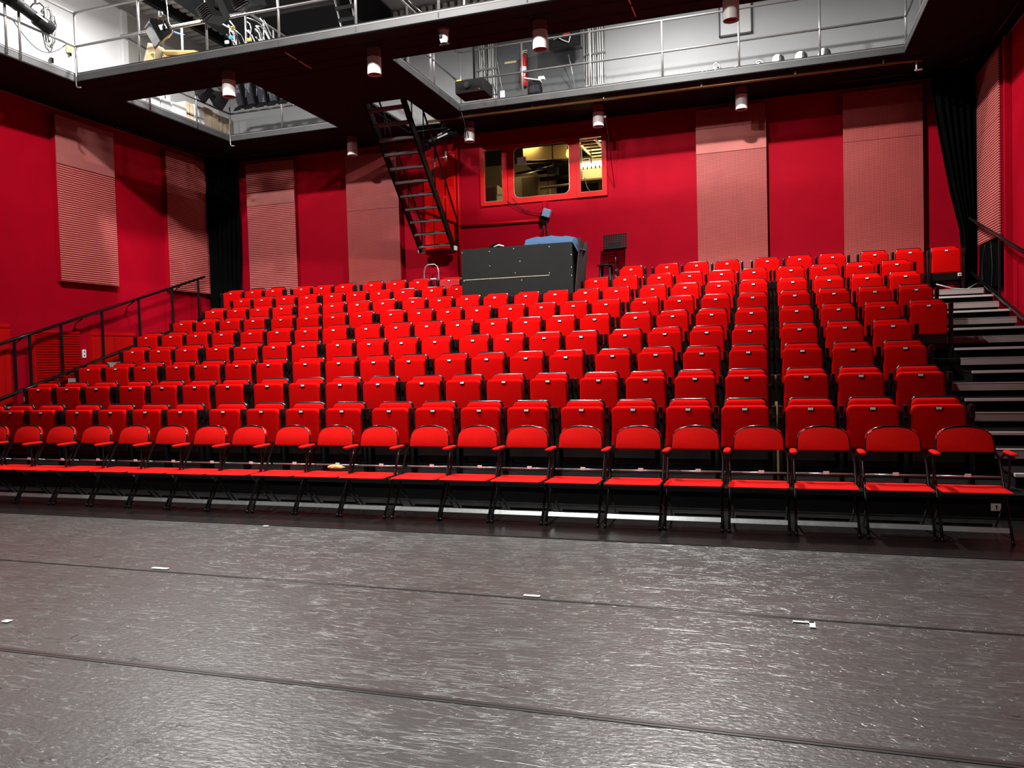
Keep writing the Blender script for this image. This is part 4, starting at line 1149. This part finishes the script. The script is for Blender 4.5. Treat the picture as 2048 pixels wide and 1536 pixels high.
for k in range(7):
    a = MB()
    pts = [(rc.uniform(-.02, .02), (.22 + .02 * k) * math.cos(q), -.2 + (.12 + .015 * k) * math.sin(q)) for q in [2 * math.pi * j / 18 for j in range(18)]]
    a.tube(pts, .009, 5, closed=True)
    a.build('loop', CABLE_WHITE if k % 3 else CABLE_BLACK, ck, smooth=True)
pts = [(VL - .05, 9.6 + 1.0 * q / 10, 6.97 - .30 * math.sin(math.pi * q / 10) ** 1.0) for q in range(11)]
tag(MB().tube(pts, .008, 5).build('cable', CABLE_BLACK, smooth=True, origin=pts[0]), 'single cable sagging below the left gallery rail', 'cable')
jb = thing('junction_box', (XL + .03, 11.95, 7.55), 'small cream junction box on the white upper left wall', 'box')
MB().box((.02, 0, 0), (.06, .12, .13), .01).build('box', CREAM, jb)
MB().box((.02, 0, -.09), (.03, .05, .06), .006).build('plug', BLACK_PLASTIC, jb)
pc = thing('plug_cluster', (XL + .04, 11.52, 7.10), 'black plugs on the white upper left wall just above the gallery edge', 'plugs')
MB().box((.02, 0, .1), (.05, .06, .10), .01).build('plug', BLACK_PLASTIC, pc)
MB().box((.02, .03, -.04), (.05, .14, .10), .01).build('plug', BLACK_PLASTIC, pc)
MB().tube([(.02, 0, .14), (.02, -.01, .6), (.02, 0, 1.1)], .008, 5).build('cable', CABLE_WHITE, pc, smooth=True)
cx_ = thing('connector', (-10.0, 11.9, 7.45), 'blue black cable connector hanging before the white wall', 'connector')
MB().tube([(-.11, 0, .05), (.02, 0, -.01), (.13, 0, -.05)], .018, 8).build('plug', mat('dark blue rubber', (0.02, 0.04, 0.12), 0.4), cx_, smooth=True)
MB().tube([(-.11, 0, .05), (-.2, 0, .25), (-.24, 0, .8)], .005, 5).build('cord', CABLE_WHITE, cx_, smooth=True)
# cupboard and boxes on the left gallery
cb = thing('service_door', (XL + .03, 13.85, ZD), 'flat beige grey door with white frame on the upper left wall', 'door')
MB().box((0, .05, 1.15), (.05, 1.00, 2.3), .004).build('leaf', mat('beige grey door', (0.40, 0.385, 0.35), 0.5), cb)
MB().box((.01, -.52, 1.15), (.07, .14, 2.34)).box((.01, .58, 1.15), (.07, .08, 2.34)).build('frame', WHITE_PAINT, cb)
MB().box((.05, .42, 1.05), (.03, .03, .14), .006).build('handle', CHROME, cb)
def carton(loc, s, material, label, grp, tape_=None):
    t = thing('carton', loc, label, 'box', grp)
    MB().box((0, 0, s[2] / 2), s, .006).build('body', material, t)
    MB().box((s[0] / 2 + .001, 0, s[2] * .5), (.003, .01, s[2] * .98)).build('edge_seam', CARD_TAN if material is CARD_WHITE else TAN, t)
    if tape_: MB().box((s[0] / 2 + .002, 0, s[2] * .45), (.004, s[1] * .8, .02)).build('tape', tape_, t)
    return t
GB = 'boxes stored on the left gallery'
carton((-11.52, 13.44, ZD), (.36, .40, .30), CARD_WHITE, 'low white box on the left gallery above the rear well', GB)
carton((-11.56, 13.79, ZD), (.36, .24, .44), CARD_TAN, 'tan box with a dark strap behind the low white box', GB, BLACK_MATTE)
carton((-11.56, 14.09, ZD), (.36, .30, .46), CARD_WHITE, 'white box with dark print between two tan boxes', GB, BLUE_BOX)
carton((-11.58, 14.50, ZD), (.36, .46, .50), CARD_TAN, 'tan box beside the white printed box', GB)
carton((-11.58, 15.00, ZD), (.36, .48, .46), CARD_TAN, 'tan box at the corner of the left rear well', GB)
for k, (y, lab) in enumerate(((12.78, 'grey metal box with a white label on the left gallery, nearer the viewer'), (13.08, 'grey metal box with white label on the left gallery, beside the white box'))):
    t = thing('metal_case', (-11.5, y, ZD), lab, 'box', 'grey metal boxes on the left gallery')
    MB().box((0, 0, .29), (.3, .27, .58), .01).build('body', LOCKER_GREY, t)
    MB().box((.152, -.03, .32), (.004, .09, .16)).build('label_card', WHITE_PLASTIC, t)
    MB().box((.156, -.03, .33), (.003, .03, .06)).build('handle', BLACK_PLASTIC, t)
# pine boards and cable heap on the cross gallery
pb_ = thing('board_bundle', (-9.45, 11.25, ZD), 'bundle of yellow pine boards in brown paper on the cross gallery', 'boards')
for k in range(5):
    MB().box((.03 * k, -.06 * k + .1, .14 + .07 * (k % 3)), (.95, .11, .05), .004, Matrix.Rotation(math.radians(-18), 3, 'Z') @ Matrix.Rotation(math.radians(14), 3, 'Y')).build('board', WOOD_YELLOW, pb_)
MB().box((-.42, -.12, .26), (.2, .2, .34), .02, Matrix.Rotation(math.radians(20), 3, 'Y')).build('paper_wrap', CARD_TAN, pb_)
MB().box((-.36, -.26, .16), (.15, .03, .17), .01).build('paper_flap', CREAM, pb_)
ch = thing('cable_heap', (-7.95, 11.25, ZD), 'tangle of pale and black cables with coloured tags on the cross gallery', 'cables')
for k in range(22):
    p = Vector((rc.uniform(-.5, .3), rc.uniform(-.2, .2), rc.uniform(.35, .62)))
    q = Vector((p.x + rc.uniform(.15, .45), rc.uniform(-.3, .1), rc.uniform(.0, .12)))
    mid_ = (p + q) / 2 + Vector((rc.uniform(-.08, .08), 0, rc.uniform(-.08, .1)))
    MB().tube([p, (p + mid_) / 2 + Vector((.02, 0, .02)), mid_, (mid_ + q) / 2 + Vector((-.02, 0, -.01)), q], .010, 5).build('cable', CABLE_BLACK if k % 3 == 0 else CABLE_WHITE, ch, smooth=True)
for (x, y, z, mm) in ((-.22, -.25, .42, YELLOW), (.12, -.3, .16, YELLOW), (-.24, -.28, .26, CYAN), (-.33, -.27, .2, CARD_WHITE)):
    MB().box((x, y, z), (.07, .03, .05), .008).build('tag', mm, ch)
# ventilation duct and dark casings under the roof
vd = thing('ventilation_duct', (-8.7, 14.6, 8.8), 'black rectangular ventilation duct under the roof at the left', 'duct')
MB().box((0, .3, 0), (1.8, 2.3, .78), .02).build('casing', BLACK_PAINT, vd)
MB().box((0, -.86, 0), (1.86, .05, .84), .005).build('flange', DARK_STEEL, vd)
vd = thing('ventilation_duct', (-10.55, 13.9, 8.95), 'lower black duct under the roof beside the ribbed metal strip', 'duct')
MB().box((0, .4, 0), (1.2, 3.2, .6), .02, Matrix.Rotation(math.radians(6), 3, 'Z')).build('casing', mat('blue black duct paint', (0.012, 0.014, 0.022), 0.5), vd)
MB().box((-.1, -1.2, 0), (1.24, .05, .66), .005, Matrix.Rotation(math.radians(6), 3, 'Z')).build('flange', DARK_STEEL, vd)
# roof struts seen above the cross gallery
for (a, b_, lab) in (((-6.1, 11.5, 7.9), (-5.2, 11.9, 7.0), 'slanting black strut above the cross gallery near its middle'), ((-10.6, 11.3, 7.25), (-9.6, 12.2, 6.6), 'slanting black strut above the cross gallery before the grey cabinet')):
    tag(MB().cyl(a, b_, .03, 8).build('strut', BLACK_METAL, smooth=True, origin=a), lab, 'strut')
fr = thing('ladder_frame', (-6.3, 11.9, ZD), 'grey ladder-like frame with black slats leaning on the cross gallery', 'frame')
for x in (-.28, .0):
    MB().cyl((x, 0, 0), (x - .25, 0, 1.1), .016, 6).build('side_tube', GALV, fr, smooth=True)
for k in range(4):
    MB().box((-.16 - .05 * k, -.03, .25 + .2 * k), (.36, .02, .06)).build('slat', BLACK_PAINT, fr)
# camera under the cross gallery
pz = thing('dome_camera', (-4.49, 10.98, ZS), 'small white swivel camera under the cross gallery', 'camera')
MB().cyl((0, 0, 0), (0, 0, -.03), .085, 20).build('mount', LAMP_CAP, pz, smooth=40)
MB().lathe([(.06, -.03), (.066, -.06), (.066, -.16), (.05, -.215), (.0, -.225)], seg=22).build('body', WHITE_PLASTIC, pz, smooth=50)
MB().box((-.02, -.062, -.125), (.05, .03, .075), .01).cyl((-.02, -.085, -.13), (-.02, -.06, -.13), .026, 14).build('lens', GLASS_LENS, pz)
MB().box((0, .02, -.235), (.16, .06, .02), .005).build('bracket', SOFFIT, pz)
# projector hung in the right rear well
pj = thing('projector', (-5.08, 13.65, 6.40), 'black projector hanging on a pole in the right rear well', 'projector')
MB().box((0, .14, 0), (.56, .48, .24), .025).build('body', BLACK_MATTE, pj)
MB().cyl((-.04, -.10, .02), (-.04, -.15, .02), .075, 20).build('lens_ring', BLACK_MATTE, pj, smooth=40)
MB().cyl((-.04, -.145, .02), (-.04, -.155, .02), .048, 18).build('lens', GLASS_LENS, pj, smooth=40)
MB().box((-.20, -.09, .115), (.09, .04, .02), .004).build('sticker', YELLOW, pj)
MB().box((.19, -.102, -.075), (.012, .006, .010)).build('indicator_lamp', mat('red indicator', (.8, .02, .02), .4, emit=(1, .05, .05), estr=3.0), pj)
MB().cyl((.02, .12, .10), (.02, .12, ZR - 6.40), .018, 10).build('pole', BLACK_METAL, pj, smooth=True)
MB().tube([(.24, .2, .05), (.34, .25, .1), (.38, .3, -.1), (.30, .36, -.05)], .010, 6).tube([(.1, .14, .9), (.2, .2, .4), (.26, .25, .1)], .007, 6).build('cable', CABLE_BLACK, pj, smooth=True)
# gear on the back gallery
ex = thing('fire_extinguisher', (-4.84, YB - .10, 7.18), 'red fire extinguisher on the upper grey wall of the back gallery', 'fire extinguisher')
MB().lathe([(0, 0), (.065, 0), (.075, .02), (.075, .55), (.06, .61), (.03, .64), (.028, .67)], seg=20).build('cylinder', EXT_RED, ex, smooth=50)
MB().lathe([(.0765, .30), (.0765, .40)], seg=20).build('white_band', WHITE_PLASTIC, ex, smooth=True)
MB().cyl((0, 0, .66), (0, 0, .72), .022, 10).box((.03, 0, .74), (.12, .03, .02), .006).box((.03, 0, .70), (.10, .025, .015), .005).build('valve', CARD_TAN, ex)
MB().tube([(.02, -.03, .69), (.10, -.05, .62), (.09, -.04, .3), (.085, -.02, .1)], .011, 6).build('hose', CABLE_BLACK, ex, smooth=True)
sp_ = thing('loudspeaker', (-3.80, 15.75, 7.78), 'black loudspeaker mounted high on the back gallery wall', 'loudspeaker')
m = MB()
m.loft([[(-.33, -.14, -.15), (.33, -.14, -.15), (.33, -.14, .18), (-.33, -.14, .18)], [(-.30, .20, -.10), (.30, .20, -.10), (.30, .20, .16), (-.30, .20, .16)]])
m.build('cabinet', BLACK_PLASTIC, sp_)
MB().box((0, -.145, .015), (.58, .012, .28), .02).build('grille', BLACK_MATTE, sp_)
MB().tube([(-.22, -.17, .02), (-.12, -.19, .05), (-.02, -.19, -.02), (.10, -.19, -.08), (.14, -.18, .08)], .010, 6).build('cable', CABLE_WHITE, sp_, smooth=True)
MB().box((.05, -.16, .10), (.14, .02, .03), .005).build('plug', EXT_RED, sp_)
MB().tube([(0, .1, -.12), (.05, .35, -.6), (.12, .3, -1.24)], .012, 6).build('stand_tube', GALV, sp_, smooth=True)
fl = thing('work_floodlight', (-4.32, 15.2, ZD), 'small black work floodlight with white flaps on the back gallery deck', 'floodlight')
MB().box((0, 0, .26), (.24, .14, .24), .015).build('housing', BLACK_PAINT, fl)
MB().box((0, -.072, .26), (.19, .008, .19), .004).build('glass', GLASS_LENS, fl)
MB().box((-.03, -.03, .41), (.34, .16, .02), .004, Matrix.Rotation(.25, 3, 'Y')).box((.14, .0, .43), (.12, .10, .06), .01).build('flap', WHITE_PLASTIC, fl)
MB().tube([(-.14, 0, .26), (-.15, 0, .02), (.15, 0, .02), (.14, 0, .26)], .012, 6).build('stand', BLACK_METAL, fl, smooth=True)
def riser_cables(x0, x1, z1, label):
    t = thing('cable_riser', ((x0 + x1) / 2, YB - .05, ZD), label, 'cables', 'vertical cable runs on the back gallery wall')
    n = 9
    for k in range(n):
        x = x0 + (x1 - x0) * k / (n - 1) - (x0 + x1) / 2
        MB().tube([(x + rc.uniform(-.012, .012), rc.uniform(-.03, .02), z) for z in (0, .4, .8, 1.2, z1 - ZD)], .016, 6).build('cable', CABLE_WHITE if k % 4 else GALV, t, smooth=True)
    for z in (.5, 1.15):
        MB().box((0, -.03, z), (x1 - x0 + .06, .03, .03)).build('strap', GALV, t)
    return t
riser_cables(-5.90, -5.47, 8.9, 'bundle of pale vertical cables on the back wall behind the projector')
riser_cables(-3.50, -3.12, 8.9, 'bundle of pale vertical cables on the back wall beside the dark section')
lp = thing('label_plate', (-5.15, YB - .035, 7.75), 'narrow cream strip plate on the dark upper wall section', 'plate')
MB().box((0, 0, 0), (.26, .01, .045), .004).build('plate', CREAM, lp)
ad = thing('wall_switch', (-5.34, YB - .05, 7.10), 'white switch with cord at the edge of the dark upper wall section', 'switch')
MB().box((0, 0, 0), (.11, .05, .16), .02).build('box', WHITE_PLASTIC, ad)
MB().tube([(0, 0, .08), (-.04, -.01, .3), (-.1, 0, .7)], .006, 5).build('cord', CABLE_WHITE, ad, smooth=True)
nb = thing('notice_board', (-.54, YB - .03, 7.95), 'framed grey panel on the upper wall behind a downlight', 'panel')
MB().box((0, 0, 0), (.62, .02, .62)).build('board', mat('grey panel board', (0.42, 0.42, 0.42), 0.4), nb)
MB().box((.30, -.01, 0), (.03, .03, .64)).box((0, -.01, -.31), (.62, .03, .03)).box((-.30, -.01, 0), (.03, .03, .64)).build('frame', DARK_STEEL, nb)
for k, x in enumerate((.20, .58, .96)):
    t = thing('dome_lamp', (x, 15.0, ZD), 'small half white half dark dome on the back gallery edge, %s from the clamps' % ORD[k + 1], 'dome', 'domes on the back gallery edge')
    MB().lathe([(.085, 0), (.085, .10), (.075, .15), (.05, .185), (0, .2)], seg=18).build('shell', WHITE_PLASTIC, t, smooth=True)
    MB().lathe([(.07, 0), (.07, .09), (.06, .14), (.03, .17), (0, .18)], seg=16).xform(Matrix.Translation((.055, -.015, 0))).build('dark_half', DARK_STEEL, t, smooth=True)
for k, (x, h) in enumerate(((-1.42, .10), (-1.05, .10), (-.85, .20), (-.48, .10), (-.10, .14))):
    t = thing('hook_clamp', (x, 15.0, ZD), 'metal hook clamp on the back gallery edge, %s of the row left of the domes' % ORD[k + 1], 'clamp', 'hook clamps on the back gallery edge')
    MB().tube([(-.06, 0, .01), (-.05, 0, h * .8), (0, 0, h), (.06, 0, h * .75), (.08, 0, .02)], .016, 6).build('hook', ALU, t, smooth=True)
    MB().tube([(.02, .01, h * .6), (.12, .0, h * .35), (.18, 0, .02)], .012, 6).build('tail', DARK_STEEL, t, smooth=True)
    MB().cyl((-.02, -.02, h * .5), (-.02, .03, h * .5), .022, 8).build('wing_nut', ALU, t)
wl = thing('wall_lamp_bracket', (2.42, 15.0, 6.2), 'short white vertical fitting under the corner of the right gallery', 'fitting')
MB().cyl((0, 0, .14), (0, 0, -.06), .014, 8).build('tube', WHITE_PLASTIC, wl, smooth=True)
MB().box((.03, 0, -.07), (.12, .04, .03), .008).build('clip', ALU, wl)
hk = thing('wall_hook', (-2.98, 15.42, 6.12), 'small white hook with cord beside the downlight above the right window', 'hook')
MB().lathe([(0, -.03), (.03, -.02), (.03, .02), (0, .03)], seg=10).build('knob', WHITE_PLASTIC, hk, smooth=True)
MB().tube([(0, 0, .0), (.01, .2, -.3), (.0, YB - 15.46, -1.2)], .007, 5).build('cord', CABLE_BLACK, hk, smooth=True)
cl = MB().tube([(2.75, 15.35, P9 + .12), (3.0, 15.4, P9 + .04), (3.25, 15.5, P9 + .02), (3.45, 15.7, P9 + .12)], .010, 6).build('cable', CABLE_WHITE, smooth=True, origin=(3.0, 15.4, P9))
tag(cl, 'pale cable lying beside the last seat of the top row', 'cable')

for k, z0 in ((1, .30), (2, .50), (3, .78)):
    o = MB().box((.055, nose_y(k + 1) - .02, plat_z(k) + .22), (.045, .02, .40), .003).build('wood_slat', WOOD_YELLOW, origin=(.055, nose_y(k + 1), plat_z(k)))
    tag(o, 'narrow tan wood slat in the seat gap behind the %s tiered row' % NAMES[k - 1], 'slat')

w = thing('overhead_pipes', (-4.6, 17.3, 5.72), 'dark pipes crossing below the control room ceiling', 'pipes')
for (a, b_, r, mm) in (((-.7, -.3, .10), (1.2, .4, .16), .03, BLACK_METAL), ((-.9, .3, .0), (.9, -.1, .05), .022, BLACK_METAL), ((-.5, .9, -.05), (1.3, .9, -.05), .05, TAN_DARK), ((-.55, -.5, -.25), (-.2, .5, .1), .014, ALU), ((-.2, -.2, -.5), (.75, .0, -.42), .03, TAN)):
    MB().cyl(a, b_, r, 8).build('pipe', mm, w, smooth=True)
w = thing('wall_panel', (-4.55, 19.6, 5.75), 'ochre board painted as a lit patch high on the rear wall of the control room', 'board')  # ochre colour stands in for a patch of lamplight on the rear wall
MB().box((0, 0, 0), (.9, .05, .35), .01).build('board', OCHRE, w)
w = thing('drawer_unit', (-3.05, 17.7, rz0), 'dark drawer unit inside the narrow right control room window', 'drawers')
MB().box((0, 0, .78), (.8, .5, 1.56), .01).build('body', BLACK_MATTE, w)
MB().box((0, -.26, 1.40), (.76, .02, .03)).box((0, -.26, 1.1), (.76, .02, .02)).build('handle', CREAM, w)

drape('curtain', 'low black drape on the right wall below the slatted panel', [(3.20, (3.56, 14.72), (3.56, 15.98)), (2.6, (3.56, 14.72), (3.56, 15.98)), (P9 + .01, (3.56, 14.74), (3.56, 15.98))], 6, .03)
for k, (y0, lab) in enumerate(((15.0, 'grey cable hanging in a loop before the low black drape, nearer one'), (15.35, 'grey cable hanging in a loop before the low black drape, farther one'))):
    pts = [(3.50, y0 + .22 * math.sin(q / 8 * math.pi) * (1 if k else -.4), 3.18 - .85 * q / 8) for q in range(9)]
    tag(MB().tube(pts, .006, 5).build('cable', DARK_STEEL, smooth=True, origin=pts[0]), lab, 'cable')
